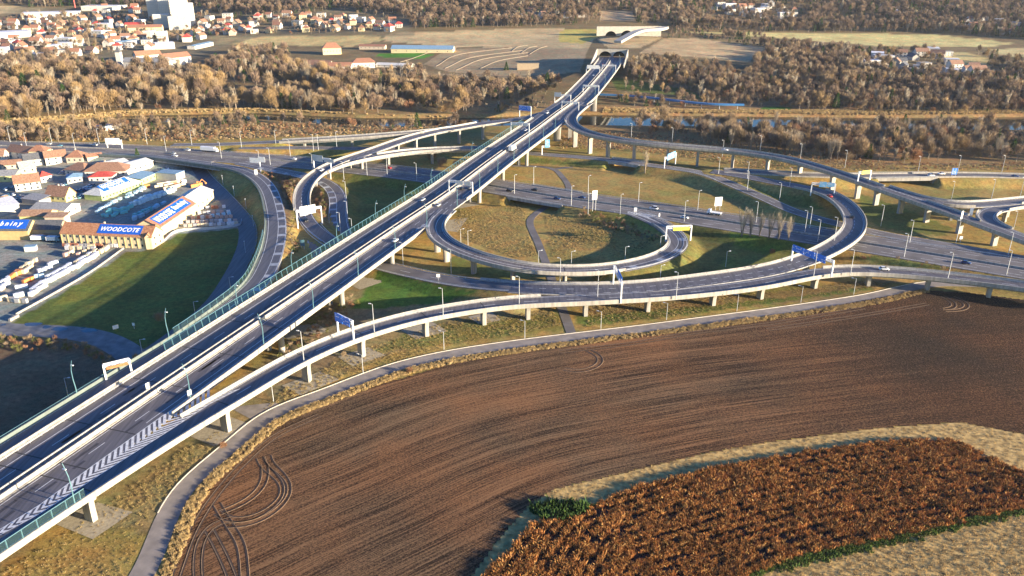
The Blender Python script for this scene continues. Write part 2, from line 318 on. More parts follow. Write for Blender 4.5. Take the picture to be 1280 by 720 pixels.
# land-cover zones: colour + weight of noise
px_all = PX(V); zc = np.tile(np.array([0.31, 0.215, 0.078]), (len(V), 1))
yy = V[:, 1]; far_m = yy > 790
zc[far_m] = (0.17, 0.125, 0.07)
wb = wob(V[:, 0], V[:, 1], 7, 5) * .5 + wob(V[:, 0], V[:, 1], 23, 8) * .5
g = sstep(-.2, .6, wb)[:, None]; zc = np.where(far_m[:, None], zc, zc * (1 - .5 * g) + np.array([0.15, 0.15, 0.035]) * .5 * g)
def zone(poly, c, soft=0.0, lim=None):
    m = inpoly(px_all, poly)
    if lim is not None: m &= (yy > lim[0]) & (yy < lim[1])
    zc[m] = zc[m] * soft + np.array(c) * (1 - soft)
LAWN = [(12,404),(22,398),(62,375),(112,346),(157,314),(193,314),(206,304),(223,292),(262,289),(301,285),(304,300),(290,345),(262,384),(225,412),(170,440),(110,412)]
zone([(-400,330),(165,300),(300,300),(320,330),(240,430),(150,520),(-400,960)], (0.075, 0.085, 0.03), 0.2, (0, 470))

zone([(-300,412),(100,425),(150,440),(165,470),(60,530),(0,560),(-400,860)], (0.15, 0.105, 0.075), 0.1, (0, 440))
zone([(-500,190),(60,186),(182,196),(262,215),(300,262),(302,284),(195,302),(160,330),(70,388),(-60,430),(-500,480)], (0.25, 0.265, 0.28), 0.1, (0, 640))
zone(LAWN, (0.095, 0.125, 0.03))
zone([(157,314),(193,314),(240,300),(200,330),(120,372),(62,384),(112,346)], (0.15, 0.16, 0.03), .3)  # brighter band: the sunlit part of the lawn put into the colour
# gravelly ground below the viaducts
zone([(0,720),(60,650),(120,650),(180,670),(320,530),(400,480),(470,450),(560,420),(640,400),(700,395),(620,370),(500,380),(440,380),(300,470),(120,600),(-60,740),(-200,900)], (0.20, 0.165, 0.10), 0.35, (0, 345))
zone([(365,430),(395,395),(450,350),(480,345),(520,360),(470,400),(400,470),(330,500)], (0.17, 0.14, 0.10), 0.3, (0, 340))
zone([(720,382),(960,366),(1100,348),(1130,352),(1040,374),(830,394),(740,402)], (0.20, 0.14, 0.075), 0.2)
zone([(475,335),(530,352),(600,365),(560,378),(480,385),(440,385)], (0.06, 0.14, 0.02), 0.1)
for q_ in ([(732,256),(800,268),(850,290),(840,300),(800,285),(740,268)], [(870,285),(960,296),(1010,300),(1000,325),(900,345),(860,345),(900,320)], [(1060,322),(1100,318),(1190,335),(1180,338),(1100,330)], [(1070,240),(1130,260),(1190,285),(1180,296),(1100,285),(1075,262)], [(560,318),(640,342),(640,350),(560,342)], [(640,193),(700,200),(760,205),(760,212),(690,206),(640,203)], [(440,215),(540,230),(520,250),(460,255),(435,240)], [(900,222),(960,240),(1010,245),(1030,262),(960,256)]): zone(q_, (0.075, 0.125, 0.025), .35)
zone([(715,396),(840,386),(1000,370),(1090,358),(1090,362),(840,396),(728,408)], (0.07, 0.12, 0.02), 0.25)
zone([(640,398),(700,392),(706,412),(560,430),(470,440),(420,465),(520,410)], (0.11, 0.13, 0.03), 0.4)
zone([(860,290),(960,320),(1020,300),(960,290)], (0.10, 0.15, 0.02), 0.3)
zone([(770,338),(800,326),(850,290),(880,270),(920,300),(900,335),(840,350),(770,352)], (0.10, 0.10, 0.032), .1)
zone([(360,190),(372,230),(366,260),(340,380),(300,400),(345,300),(340,240),(315,210)], (0.16, 0.10, 0.07), 0.2)
zone([(390,232),(405,228),(412,260),(412,290),(392,262)], (0.16, 0.10, 0.06), 0.2)
zone([(410,215),(560,228),(600,240),(440,320),(430,250)], (0.08, 0.105, 0.025), 0.35)
zone([(700,130),(1400,135),(1400,215),(1100,212),(900,190),(740,185),(700,170)], (0.26, 0.16, 0.085), 0.2, (560, 800))
zone([(-300,140),(700,120),(690,150),(350,172),(-300,180)], (0.24, 0.165, 0.085), 0.2, (560, 800))
# far fields
FIELDS = [[(260,46),(470,44),(482,50),(440,58),(270,56)], [(480,42),(640,36),(735,36),(745,44),(735,62),(560,58),(480,52)], [(560,60),(735,60),(725,90),(640,96),(560,90),(530,80)],
          [(850,40),(960,41),(1170,43),(1265,54),(1240,58),(1100,58),(960,46)], [(1170,66),(1215,66),(1240,76),(1230,84),(1190,78)], [(1230,62),(1280,60),(1400,60),(1400,74),(1260,70)],
          [(830,48),(870,48),(960,60),(935,78),(880,72),(800,66)], [(745,48),(830,46),(800,60),(760,60)], [(-40,8),(40,6),(30,16),(-40,18)], [(750,14),(790,14),(795,26),(752,26)]]
FCOL = [(0.36,0.28,0.14), (0.34,0.26,0.16), (0.24,0.18,0.12), (0.38,0.33,0.16), (0.36,0.29,0.14), (0.34,0.28,0.15), (0.30,0.22,0.14), (0.32,0.24,0.15), (0.4,0.32,0.2), (0.3,0.22,0.15)]
for q, c in zip(FIELDS, FCOL): zone(q, np.array(c) * 1.45, 0.1, (850, 2600))
zone([(0,10),(500,5),(520,45),(330,45),(310,50),(230,75),(0,78)], (0.16, 0.14, 0.10), 0.3, (850, 2600))
GREENS = [([(475,66),(545,67),(530,73),(468,71)], (0.07,0.22,0.02)), ([(760,95),(860,112),(885,124),(850,120),(770,112)], (0.09,0.12,0.03)), ([(0,86),(0,100),(-40,100)], (0.1,0.12,0.03)), ([(955,133),(990,134),(985,139),(950,137)], (0.06,0.16,0.02))]
for q, c in GREENS: zone(q, c, 0, (740, 2600))
zone([(700,38),(745,36),(750,45),(728,55),(698,52)], (0.46,0.38,0.10), 0.1, (1000, 2000))
ca = me.color_attributes.new('zone', 'FLOAT_COLOR', 'POINT'); ca.data.foreach_set('color', np.c_[zc, np.ones(len(V))].ravel())
def ground_mat():
    m = bpy.data.materials.new('meadow_ground'); m.use_nodes = True; n, l = m.node_tree.nodes, m.node_tree.links; b = n['Principled BSDF']
    b.inputs['Roughness'].default_value = 0.95; b.inputs['Specular IOR Level'].default_value = 0.15
    a = n.new('ShaderNodeAttribute'); a.attribute_name = 'zone'; g = n.new('ShaderNodeNewGeometry')
    def nz(scale, det=6, rough=.6):
        q = n.new('ShaderNodeTexNoise'); q.inputs['Scale'].default_value = scale; q.inputs['Detail'].default_value = det; q.inputs['Roughness'].default_value = rough; l.new(g.outputs['Position'], q.inputs['Vector']); return q
    n1, n2, n3 = nz(.035), nz(.45, 8, .75), nz(2.2, 4)
    def ramp(src, lo, hi, a0=.3, a1=.7):
        r = n.new('ShaderNodeMapRange'); r.inputs['From Min'].default_value = a0; r.inputs['From Max'].default_value = a1; r.inputs['To Min'].default_value = lo; r.inputs['To Max'].default_value = hi; l.new(src, r.inputs['Value']); return r.outputs[0]
    def mul(c, f):
        q = n.new('ShaderNodeVectorMath'); q.operation = 'SCALE'; l.new(c, q.inputs[0]); l.new(f, q.inputs['Scale']); return q.outputs[0]
    c = mul(mul(mul(a.outputs['Color'], ramp(n1.outputs[0], .72, 1.3)), ramp(n2.outputs[0], .5, 1.5)), ramp(n3.outputs[0], .7, 1.3))
    mx = n.new('ShaderNodeMix'); mx.data_type = 'RGBA'; mx.blend_type = 'MULTIPLY'; mx.inputs['Factor'].default_value = 1
    hue = n.new('ShaderNodeMix'); hue.data_type = 'RGBA'; hue.inputs['A'].default_value = (1.15, .97, .78, 1); hue.inputs['B'].default_value = (.9, 1.03, .85, 1)
    n4 = nz(.11, 5); l.new(ramp(n4.outputs[0], 0, 1, .38, .62), hue.inputs['Factor'])
    l.new(c, mx.inputs['A']); l.new(hue.outputs['Result'], mx.inputs['B']); l.new(mx.outputs['Result'], b.inputs['Base Color'])
    bp = n.new('ShaderNodeBump'); bp.inputs['Distance'].default_value = .16; bp.inputs['Strength'].default_value = .8
    l.new(n2.outputs[0], bp.inputs['Height']); bp2 = n.new('ShaderNodeBump'); bp2.inputs['Distance'].default_value = .06; l.new(n3.outputs[0], bp2.inputs['Height']); l.new(bp.outputs[0], bp2.inputs['Normal']); l.new(bp2.outputs[0], b.inputs['Normal'])
    return m
M_GROUND = ground_mat(); me.materials.append(M_GROUND)
def struct(o): o['kind'] = 'structure'; return o
def stuff(o): o['kind'] = 'stuff'; return o
struct(link('ground', me))
# river
mw = bpy.data.materials.new('river_water'); mw.use_nodes = True; b = mw.node_tree.nodes['Principled BSDF']
b.inputs['Base Color'].default_value = (0.022, 0.026, 0.022, 1); b.inputs['Roughness'].default_value = 0.04; b.inputs['IOR'].default_value = 1.33
_n = mw.node_tree.nodes.new('ShaderNodeTexNoise'); _n.inputs['Scale'].default_value = .35; _b = mw.node_tree.nodes.new('ShaderNodeBump'); _b.inputs['Distance'].default_value = .03
_g = mw.node_tree.nodes.new('ShaderNodeNewGeometry'); mw.node_tree.links.new(_g.outputs['Position'], _n.inputs['Vector']); mw.node_tree.links.new(_n.outputs[0], _b.inputs['Height']); mw.node_tree.links.new(_b.outputs[0], b.inputs['Normal'])
mb = MB(); vs = [(x, y - 8, -2.4) for x, y in rn] + [(x, y + 8, -2.4) for x, y in rf[::-1]]; mb.add(vs, [tuple(range(len(vs)))]); struct(mb.build('river_water', mw))

# ------------------------------------------------------------------ viaducts
def glass_mat(name, tint, alpha, rough=.15):
    m = bpy.data.materials.new(name); m.use_nodes = True; MATS[name] = m; n, l = m.node_tree.nodes, m.node_tree.links; b = n['Principled BSDF']
    b.inputs['Base Color'].default_value = (*tint, 1); b.inputs['Roughness'].default_value = rough; b.inputs['Alpha'].default_value = alpha; return m
M_SCREEN = glass_mat('teal_screen_glass', (0.04, 0.12, 0.15), .08)
M_SCREEN2 = glass_mat('pale_screen_glass', (0.10, 0.18, 0.15), .16)
DECKT = 2.1
def deck_prof(a, b, t=DECKT):
    w = b - a; return [(a, 0), (a, -.45), (a + w*.2, -.85), (a + w*.28, -t), (b - w*.28, -t), (b - w*.2, -.85), (b, -.45), (b, 0)]
def parapet(mb, path, o, side, H=1.1, led=.8):
    e = o; i = side
    prof = [(e - i*led, -.05), (e - i*led, .16), (e - i*.42, .2), (e - i*.34, H), (e, H), (e + i*.12, H - .1), (e + i*.12, -.62), (e - i*.1, -.62)]
    sweep(mb, path, prof)
def rail(mb, path, o, H=1.1, step=2.4, z0=0.15):
    for h in (H, H * .6): sweep(mb, path, [(o - .05, h - .05), (o - .05, h + .05), (o + .05, h + .05), (o + .05, h - .05)])
    q = 0
    while q < path.L: p = path.at(q, o); mb.bar(p + [0, 0, z0 - .1], p + [0, 0, H], .08); q += step
def screen(parent, path, o, H, step, mat_p, mat_g, z0=1.1, lean=0.0):
    a, b = MB(), MB(); q = 0
    while q < path.L: p = path.at(q, o); p2 = path.at(q, o + lean, H); a.bar(p + [0, 0, .3], p2, .22, .16); q += step
    sweep(a, path, [(o + lean - .07, H - .1), (o + lean - .07, H + .06), (o + lean + .07, H + .06), (o + lean + .07, H - .1)])
    sweep(b, path, [(o + lean * z0/H, z0), (o + lean, H - .1)], closed=False)
    a.build('screen_post', mat_p, parent); b.build('screen_glass', mat_g, parent)
def pier(parent, path, s, o, w, d, style, mt=None, dk=DECKT):
    p = path.at(s, o, -dk); g = hz(p[0], p[1]); 
    if p[2] - g < .8: return
    th = path.dir(s); c, si = math.cos(th), math.sin(th); mb = MB(); H = p[2] - g + .8
    lv = [(0, 1.0), (.55, 1.0), (.8, 1.08), (1, 1.32)] if style != 'oval' else [(0, 1.0), (.35, .98), (.7, 1.04), (1, 1.22)]
    n = 16 if style == 'oval' else 4; vs = []; 
    for t, k in lv:
        for j in range(n):
            a = 2 * math.pi * (j + .5) / n
            if style == 'oval': u, v = d/2 * math.cos(a), w/2 * math.sin(a) * k
            else: u, v = d/2 * (1 if math.cos(a) > 0 else -1), w/2 * (1 if math.sin(a) > 0 else -1) * k
            vs.append((p[0] + u*c - v*si, p[1] + u*si + v*c, g - .8 + t * H + (.02 if t == 1 else 0)))
    fs = [(i*n + j, i*n + (j+1) % n, (i+1)*n + (j+1) % n, (i+1)*n + j) for i in range(len(lv) - 1) for j in range(n)] + [tuple((len(lv)-1)*n + j for j in range(n))]
    mb.add(vs, fs); mb.build('pier', mt or M_CONC, parent)
def lines(mb, path, spec, dz=.045):
    for o, kind, s0, s1 in spec:
        if kind == 'solid': strip(mb, path.cut(s0, s1), o + .13, o - .13, dz)
        elif kind == 'dash': dashes(mb, path, o, .24, s0, s1, 6, 12, dz)
        elif kind == 'short': dashes(mb, path, o, .26, s0, s1, 3, 3, dz)
        elif kind == 'fat': dashes(mb, path, o, .42, s0, s1, 1.5, 1.5, dz)
def viaduct(name, label, path, hl, hr, parL, parR, piers, marks, dz=0.0, H=1.15, style='box', pw=2.6, pd=1.5, deckt=DECKT, s0=0, s1=None, rails=True, deckm=None):
    s1 = path.L if s1 is None else s1; body = path.cut(s0, s1)
    if dz: body = body.shift(0, dz); path = path.shift(0, dz)
    t = thing(name, label, 'viaduct')
    mb = MB(); sweep(mb, body, deck_prof(-hl, hr, deckt)); mb.build('deck', deckm or M_CONC2, t)
    mb = MB(); strip(mb, body, hr - .35, -hl + .35, .03); mb.build('asphalt_surface', M_ASPH, t)
    for side, hw, spans in ((-1, hl, parL), (1, hr, parR)):
        for a, b in spans:
            c = path.cut(a, b); mb = MB(); parapet(mb, c, side * hw, side, H); mb.build('parapet', M_CONC, t)
            if rails: mb = MB(); rail(mb, c, side * (hw - 1.05), .8, 4, .15); mb.build('guard_rail', M_STEEL, t)
    for q, offs in piers:
        for o in offs: pier(t, path, q, o, pw, pd, style, dk=deckt)
    mb = MB(); lines(mb, path, marks); 
    if mb.v: mb.build('road_markings', M_WHITE, t)
    return t
def every(a, b, d): n = max(1, round((b - a) / d)); return [a + (b - a) * (k + .5) / n for k in range(n)]

# main motorway viaduct: two decks side by side
ML = MAIN.L; gV = MAIN.sat(214, 520, 15)
gB0, gB1 = MAIN.sat(531, 288, 15), MAIN.sat(583, 249, 15); gH0, gH1 = MAIN.sat(705, 150, 15), MAIN.sat(732, 130, 15)
gE0, gE1 = MAIN.sat(664, 148, -15), MAIN.sat(692, 127, -15)
mv = thing('motorway_viaduct', 'long straight motorway viaduct of twin concrete decks running diagonally across the photo to the tunnel', 'viaduct')
HL, HR = 14.9, 15.2
for a, b in ((-HL, -.35), (.35, HR)):
    mb = MB(); sweep(mb, MAIN, deck_prof(a, b, 2.4)); mb.build('deck', M_CONC2, mv)
    mb = MB(); strip(mb, MAIN, b - .4, a + .4, .03); mb.build('asphalt_surface', M_ASPH, mv)
mb = MB(); parapet(mb, MAIN.cut(0, gE0), -HL, -1, 1.25, 1.1); parapet(mb, MAIN.cut(gE1, ML), -HL, -1, 1.25, 1.1); mb.build('parapet', M_CONC, mv)
mb = MB()
for a, b in ((gV, gB0), (gB1, gH0), (gH1, ML)): parapet(mb, MAIN.cut(a, b), HR, 1, 1.25, 1.1)
mb.build('parapet', M_CONC, mv)
mb = MB(); sweep(mb, MAIN, [(-1.9, 0), (-1.9, .2), (-1.6, .25), (-1.5, 1.45), (-1.2, 1.45), (-1.15, .3), (-.35, .25), (-.35, -.3)]); mb.build('median_barrier', M_CONC, mv)
mb = MB(); sweep(mb, MAIN, [(2.0, 0), (2.0, .22), (1.4, .28), (1.3, 1.45), (1.0, 1.45), (.9, .3), (.35, .25), (.35, -.3)]); mb.build('median_barrier', M_CONC, mv)
for (a, b, o) in ((gV, gB0, HR - 1.6), (gB1, gH0, HR - 1.6), (gH1, ML, HR - 1.6), (0, gE0, -HL + 1.6)):
    mb = MB(); rail(mb, MAIN.cut(a, b), o, .8, 4); mb.build('guard_rail', M_STEEL, mv)
mb = MB(); lines(mb, MAIN, [(-10.3, 'solid', 0, ML), (-6.4, 'dash', 3, ML), (-2.6, 'solid', 0, ML), (2.9, 'solid', 0, ML), (6.7, 'dash', 3, ML), (10.6, 'solid', gV - 6, gB0 - 25), (10.6, 'short', gB0 - 25, gB1 + 5), (10.6, 'solid', gB1 + 5, gH0), (10.6, 'fat', gH0, gH1), (10.6, 'solid', gH1, ML)]); mb.build('road_markings', M_WHITE, mv)
sc0 = MAIN.sat(206, 437, -15); sc1 = MAIN.sat(655, 158, -15)
screen(mv, MAIN.cut(sc0, sc1), -HL - .15, 4.0, 4.0, M_TEAL, M_SCREEN, lean=-.5)
PM = [MAIN.sat(*q) for q in ((66,578),(205,480),(318,404),(394,352),(462,308),(528,264),(575,228),(608,205),(640,182),(682,151),(730,113))]
for i, q in enumerate(PM):
    for o in ((-10.5, -4.5, 5.0, 11.0) if i < 9 else (-9, 9)): pier(mv, MAIN, q, o, 2.5 if i < 9 else 6, 2.2, 'oval', dk=2.4)

M_JOINT = mat('joint_black', (.03, .03, .03), .8, 0); M_PATCH = mat('resurfaced_tar', (.045, .042, .045), .7, .2, .5)
for q in PM + [MAIN.sat(40, 595), MAIN.sat(130, 532), MAIN.sat(265, 443)]:
    for a, b in ((-13.9, -1.95), (2.0, 14.2)): mb = MB(); strip(mb, MAIN.cut(q - .22, q + .22), b, a, .052); mb.build('expansion_joint', M_JOINT, mv)
_r = random.Random(5)
for i in range(34):
    q = _r.uniform(5, 330); o = _r.choice((-8.2, -4.6, 4.8, 8.6)) + _r.uniform(-.5, .5); mb = MB(); strip(mb, MAIN.cut(q, q + _r.uniform(4, 13)), o + .45, o - .45, .05); mb.build('resurfaced_patch', M_PATCH, mv)
LAB = 'two lane ramp viaduct with pale parapets'
sV = V2.sat(218, 556, 4.9); sVx = V2.sat(665, 369, -4.9); sVy = V2.sat(1030, 331, -4.9)
v2 = viaduct('ramp_viaduct', 'long nearest ramp viaduct sweeping along the ploughed field beside the service road', V2, 4.9, 4.9, [(V2.sat(217, 520, -4.9), V2.sat(676, 364, -4.9)), (sVy, V2.L)], [(0, V2.L)],
    [(V2.sat(*q), (0,)) for q in ((112,618),(280,513),(388,450),(453,422),(532,398),(606,386),(663,378),(730,376),(812,371),(890,364),(955,357),(1018,345),(1088,341),(1163,346),(1235,354))],
    [(-3.6, 'solid', V2.sat(300, 490), V2.L), (3.5, 'solid', 0, V2.L), (0, 'dash', V2.sat(300, 490), V2.L)], dz=-.012, pw=3.0, pd=1.6)
s_ = V2.sat(114, 620, 4.9)
screen(v2, V2.cut(0, s_), 4.6, 3.6, 4.0, M_TEAL, M_SCREEN2)
cA, cB = RC.sat(640, 358), RC.sat(1022, 236)
rc = viaduct('ramp_viaduct', 'ramp viaduct that curls back over the river highway under a row of blue signs', RC, 5.6, 5.9, [(RC.sat(600, 353, -5.6), RC.L - 60)], [(RC.sat(1022, 330, 5.8), cB)],
    [(RC.sat(*q), (0,)) for q in ((700,361),(760,360),(815,358),(880,350),(950,340),(1010,323),(1060,296),(1065,268))],
    [(-4.4, 'solid', 0, RC.L), (4.4, 'solid', RC.sat(1022, 320), RC.L), (4.4, 'short', RC.sat(700, 361), RC.sat(1015, 322)), (0, 'short', RC.sat(640, 358), RC.sat(1035, 238)), (0, 'dash', 0, RC.sat(640, 358))], s0=cA, s1=cB, style='box')
bE = RB.sat(776, 334)
rb = viaduct('loop_viaduct', 'tight loop ramp viaduct circling the dry meadow beside the motorway', RB, 4.9, 4.9, [(RB.sat(556, 262, -4.9), RB.sat(820, 272, -4.9))], [(RB.sat(531, 287, 4.9), bE)],
    [(RB.sat(*q), (0,)) for q in ((546,290),(558,306),(592,322),(643,334),(707,338),(752,337))], [(-3.4, 'solid', 0, RB.L), (3.2, 'solid', 0, RB.L), (-.2, 'solid', 0, RB.sat(760, 337))], dz=-.016, s1=bE, style='oval', pw=3.4, pd=2.0)
eX = E1.sat(378, 262)
e1 = viaduct('ramp_viaduct', 'curved left ramp viaduct dropping from the motorway down to the white gantry', E1, 4.9, 4.9, [(E1.sat(436, 203, -4.9), eX)], [(E1.sat(560, 159, 4.9), eX)],
    [(E1.sat(*q), (0,)) for q in ((640,149),(605,154),(520,170),(495,178),(435,198),(410,209),(392,220))], [(-3.6, 'solid', 0, E1.L), (3.6, 'solid', 0, E1.L), (0, 'short', E1.sat(470, 188), E1.L - 30)], s1=eX, dz=-.01)
e2 = viaduct('ramp_viaduct', 'lower left ramp viaduct passing beneath the motorway and joining the curved ramp', E2, 4.6, 4.6, [(0, E2.L)], [(0, E2.sat(470, 190, 4.6))],
    [(E2.sat(*q), (0,)) for q in ((604,186),(540,187),(486,193),(450,199))], [(-3.4, 'solid', 0, E2.L), (3.4, 'solid', 0, E2.sat(470, 190)), (3.4, 'fat', E2.sat(500, 190), E2.sat(430, 204))], dz=-.024)
gS = RG.sat(352, 177)
rg = viaduct('ramp_viaduct', 'farthest left ramp viaduct climbing from the river highway to the motorway', RG, 4.9, 4.9, [(gS, RG.L)], [(gS, RG.sat(530, 167, 4.9))],
    [(RG.sat(*q), (0,)) for q in ((378,175),(440,171),(492,168),(545,164),(575,159))], [(-3.6, 'solid', 0, RG.L), (3.6, 'solid', 0, RG.L)], s0=gS, dz=-.02)
rh = viaduct('ramp_viaduct', 'high right ramp viaduct with grey fascia curving from the motorway over the riverside', RH, 4.9, 4.9, [(RH.sat(703, 150, -4.9), RH.sat(1236, 280, -4.9)) if False else (RH.sat(733, 130, -4.9), RH.sat(1108, 233, -4.9)), (RH.sat(1160, 253, -4.9), RH.sat(1210, 272, -4.9))], [(RH.sat(706, 150, 4.9), RH.L)],
    [(RH.sat(*q), (0,)) for q in ((711,150),(719,160),(737,168),(762,173),(795,178),(835,182),(875,186),(917,190),(960,195),(1001,204),(1044,216),(1075,228),(1099,237),(1130,246),(1162,257),(1200,270),(1246,288))],
    [(-3.4, 'solid', 0, RH.L), (3.4, 'solid', 0, RH.L), (-3.2, 'fat', RH.sat(1095, 233), RH.sat(1165, 258))], style='box', pw=3.2, pd=1.7)
rj = viaduct('ramp_viaduct', 'right ramp viaduct branching off past the dry mound towards the right edge', RJ, 4.9, 4.9, [(0, RJ.L)], [(RJ.sat(1175, 254, 4.9), RJ.sat(1218, 258, 4.9)), (RJ.sat(1275, 254, 4.9), RJ.L)],
    [(RJ.sat(*q), (0,)) for q in ((1190,256),(1214,257),(1262,252))], [(-3.4, 'solid', 0, RJ.L), (3.4, 'solid', 0, RJ.L)], dz=-.012, pw=2.2, pd=1.4)
rk = viaduct('ramp_viaduct', 'blue shaded hairpin ramp viaduct at the right edge joining the grey ramp', RJ2, 4.9, 4.9, [(RJ2.sat(1250, 264, -4.9), RJ2.sat(1264, 286, -4.9)), (0, RJ2.sat(1262, 262, -4.9))], [(RJ2.sat(1224, 264, 4.9), RJ2.sat(1228, 277, 4.9))],
    [(RJ2.sat(1258, 259), (0,))], [(-3.4, 'solid', 0, RJ2.L), (3.4, 'solid', 0, RJ2.L), (4.4, 'fat', RJ2.sat(1236, 276), RJ2.L)], dz=-.018, pw=2.2, pd=1.4)
# the wide link where the far ramp and the hooked ramp leave the long front viaduct: chevron painting
def chevrons(parent, A, B, n, wd=.8, dz=.05, ap=2.0):
    """A, B: world polylines bounding the gore; V-shaped bars pointing back along it"""
    mb = MB(); A, B = np.array(A), np.array(B)
    def at(L, t):
        d = np.r_[0, np.cumsum(np.linalg.norm(np.diff(L, axis=0), axis=1))]; return np.array([np.interp(t * d[-1], d, L[:, k]) for k in range(3)])
    LL = np.linalg.norm(A[0] - A[-1])
    for i in range(n):
        t = (i + .5) / n; a0, a1, b0, b1 = at(A, t), at(A, min(1, t + wd/LL)), at(B, t), at(B, min(1, t + wd/LL)); m = (a0 + b0) / 2; m1 = (a1 + b1) / 2; sh = (at(A, min(1, t + .02)) - at(A, max(0, t - .02))); sh /= max(np.linalg.norm(sh), 1e-6)
        k = np.linalg.norm(a0 - b0) * .5
        v = [a0, a1, m1 - sh*k*ap*.5, m - sh*k*ap*.5, b0, b1]; v = [x + [0, 0, dz] for x in v]
        mb.add(v, [(0, 1, 2, 3), (3, 2, 5, 4)])
    for L in (A, B):
        for i in range(len(L) - 1):
            d = L[i+1] - L[i]; nn = np.array([d[1], -d[0], 0]) / np.linalg.norm(d[:2]) * .15; mb.add([L[i] - nn + [0,0,dz+.004], L[i+1] - nn + [0,0,dz+.004], L[i+1] + nn + [0,0,dz+.004], L[i] + nn + [0,0,dz+.004]], [(0,1,2,3)])
    mb.build('chevron_marking', M_WHITE, parent)
chevrons(v2, [G(*q) for q in ((0,662,10.02),(50,631,10.02),(115,583,10.02),(203,520,10.02),(262,485,10.02))], [G(*q) for q in ((0,669,10.02),(50,642,10.02),(115,600,10.02),(215,536,10.02),(262,505,10.02),(300,486,10.02))], 34, 1.15, ap=2.6)
chevrons(rb, [RB.at(q, 3.6) for q in np.linspace(RB.sat(552, 273), RB.sat(543, 283), 5)], [MAIN.at(q, 11.2) for q in np.linspace(MAIN.sat(552, 264, 13), MAIN.sat(520, 287, 13), 5)], 9, .7)

# ------------------------------------------------------------------ roads on the ground
def slab(name, path, hw, m, th=.7, dz=0.0):
    mb = MB(); sweep(mb, path.shift(0, dz) if dz else path, [(-hw, -th), (-hw, 0), (hw, 0), (hw, -th)]); return struct(mb.build(name, m))
slab('river_highway', D4, 14.6, M_ASPH2, .9)
mb = MB(); lines(mb, D4, [(-13.0, 'solid', 0, D4.L), (-9.2, 'dash', 0, D4.L), (-5.4, 'dash', 9, D4.L), (-1.9, 'solid', 0, D4.L), (1.9, 'solid', 0, D4.L), (5.4, 'dash', 5, D4.L), (9.2, 'dash', 0, D4.L), (13.0, 'solid', 0, D4.L)], .012); struct(mb.build('road_markings', M_WHITE))
slab('slip_road', RN, 4.6, M_ASPH2, .7, -.02); slab('slip_road', RI, 5.6, M_ASPH2, .7, -.03); slab('slip_road', RC.cut(0, cA + 1), 5.2, M_ASPH2, .7, -.004)
slab('slip_road', RC.cut(cB - 1, RC.L), 5.4, M_ASPH, .7, -.008); slab('slip_road', RB.cut(bE - 1, RB.L), 5.6, M_ASPH, .7, -.012); slab('slip_road', RL, 3.6, M_ASPH, .7, -.012)
slab('slip_road', E1.cut(eX - 1, E1.L), 4.2, M_ASPH, .6, -.016); slab('slip_road', RD, 5.4, M_ASPH, .7, -.02); slab('slip_road', RG.cut(0, gS + 1), 5, M_ASPH2, .7, -.016)
slab('side_road', RS, 4.6, M_ASPH, .3, -.02); slab('service_road', RW, 3.1, mat('worn_service_asphalt', (0.25, 0.215, 0.18), .9, .2, .3, .01, 5), .3, -.02); mb = MB(); mb.add([tuple(G(x, y, .065)) for x, y in ((286,509),(345,503),(356,512),(338,534),(306,560),(318,540),(314,524))], [tuple(range(7))]); struct(mb.build('road_apron', MATS['worn_service_asphalt'])); slab('footpath', RP, 2.0, M_ASPH2, .3, -.03); slab('footpath', RP2, 2.0, M_ASPH2, .3, -.034)
M_GRAV = mat('puddled_gravel', (0.15, 0.145, 0.14), .7, .35, .25, .03, 3)
slab('gravel_track', GR, 5.4, M_GRAV, .3, -.045)
fcol = Path([G(60,190.5,4), G(120,192.5,4), G(180,194,4), G(235,199,4), G(262,203,4.2)], raw=True); slab('collector_road', fcol, 5.5, M_ASPH2, .9, -.03)
mb = MB(); lines(mb, RN, [(-3.9, 'solid', 0, RN.L), (3.9, 'solid', 0, RN.L), (0, 'dash', 0, RN.L)], 0); lines(mb, RI, [(-4.6, 'solid', 0, RI.L), (4.6, 'solid', 0, RI.L), (0, 'dash', 0, RI.L)], -.01)
lines(mb, RC, [(4.4, 'solid', 0, cA)], .012); lines(mb, RB, [(-3.6, 'solid', bE, RB.L), (.6, 'solid', bE, RB.L), (4.8, 'solid', bE, RB.L)], .012)
mq = MB()
for q in np.arange(bE + 4, RB.L - 26, 17): strip(mq, RB.cut(q, q + 4), 4.6, .8, .012)
struct(mq.build('road_markings', MATS['faded_paint'] if 'faded_paint' in MATS else mat('faded_paint', (0.34, 0.36, 0.38), .8, .2, 1.0)))
mq = MB()
for q in np.arange(24, RD.L - 6, 12): strip(mq, RD.cut(q, q + 3.2), 4.8, 1.1, 0)
struct(mq.build('road_markings', MATS['faded_paint'] if 'faded_paint' in MATS else mat('faded_paint', (0.34, 0.36, 0.38), .8, .2, 1.0)))
lines(mb, RD, [(5.0, 'solid', 0, RD.L), (.9, 'solid', 0, RD.L), (-4.4, 'solid', 0, RD.L)], 0)
lines(mb, RL, [(-3.0, 'solid', 0, RL.L), (3.0, 'solid', 0, RL.L)], 0.01); lines(mb, RG, [(-4, 'solid', 0, gS), (4, 'solid', 0, gS)], 0)
struct(mb.build('road_markings', M_WHITE))
chv = thing('painted_gore', 'painted chevron wedge where two left slip roads split behind the noise screen', 'road marking')
chevrons(chv, [RL.at(q, -3.2) for q in np.linspace(RL.sat(388, 288), RL.sat(393, 304), 5)], [E1.at(q, 4.2) for q in np.linspace(E1.sat(392, 285), E1.sat(412, 299), 5)], 9, .7, .03)
chv = thing('painted_gore', 'painted white bars where the loop ramp leaves the river highway', 'road marking')
chevrons(chv, [G(785,264.2,4), G(800,266.3,4), G(822,269.8,4)], [G(785,266,4), G(803,270.5,4), G(822,277.5,4)], 9, .8, .03)
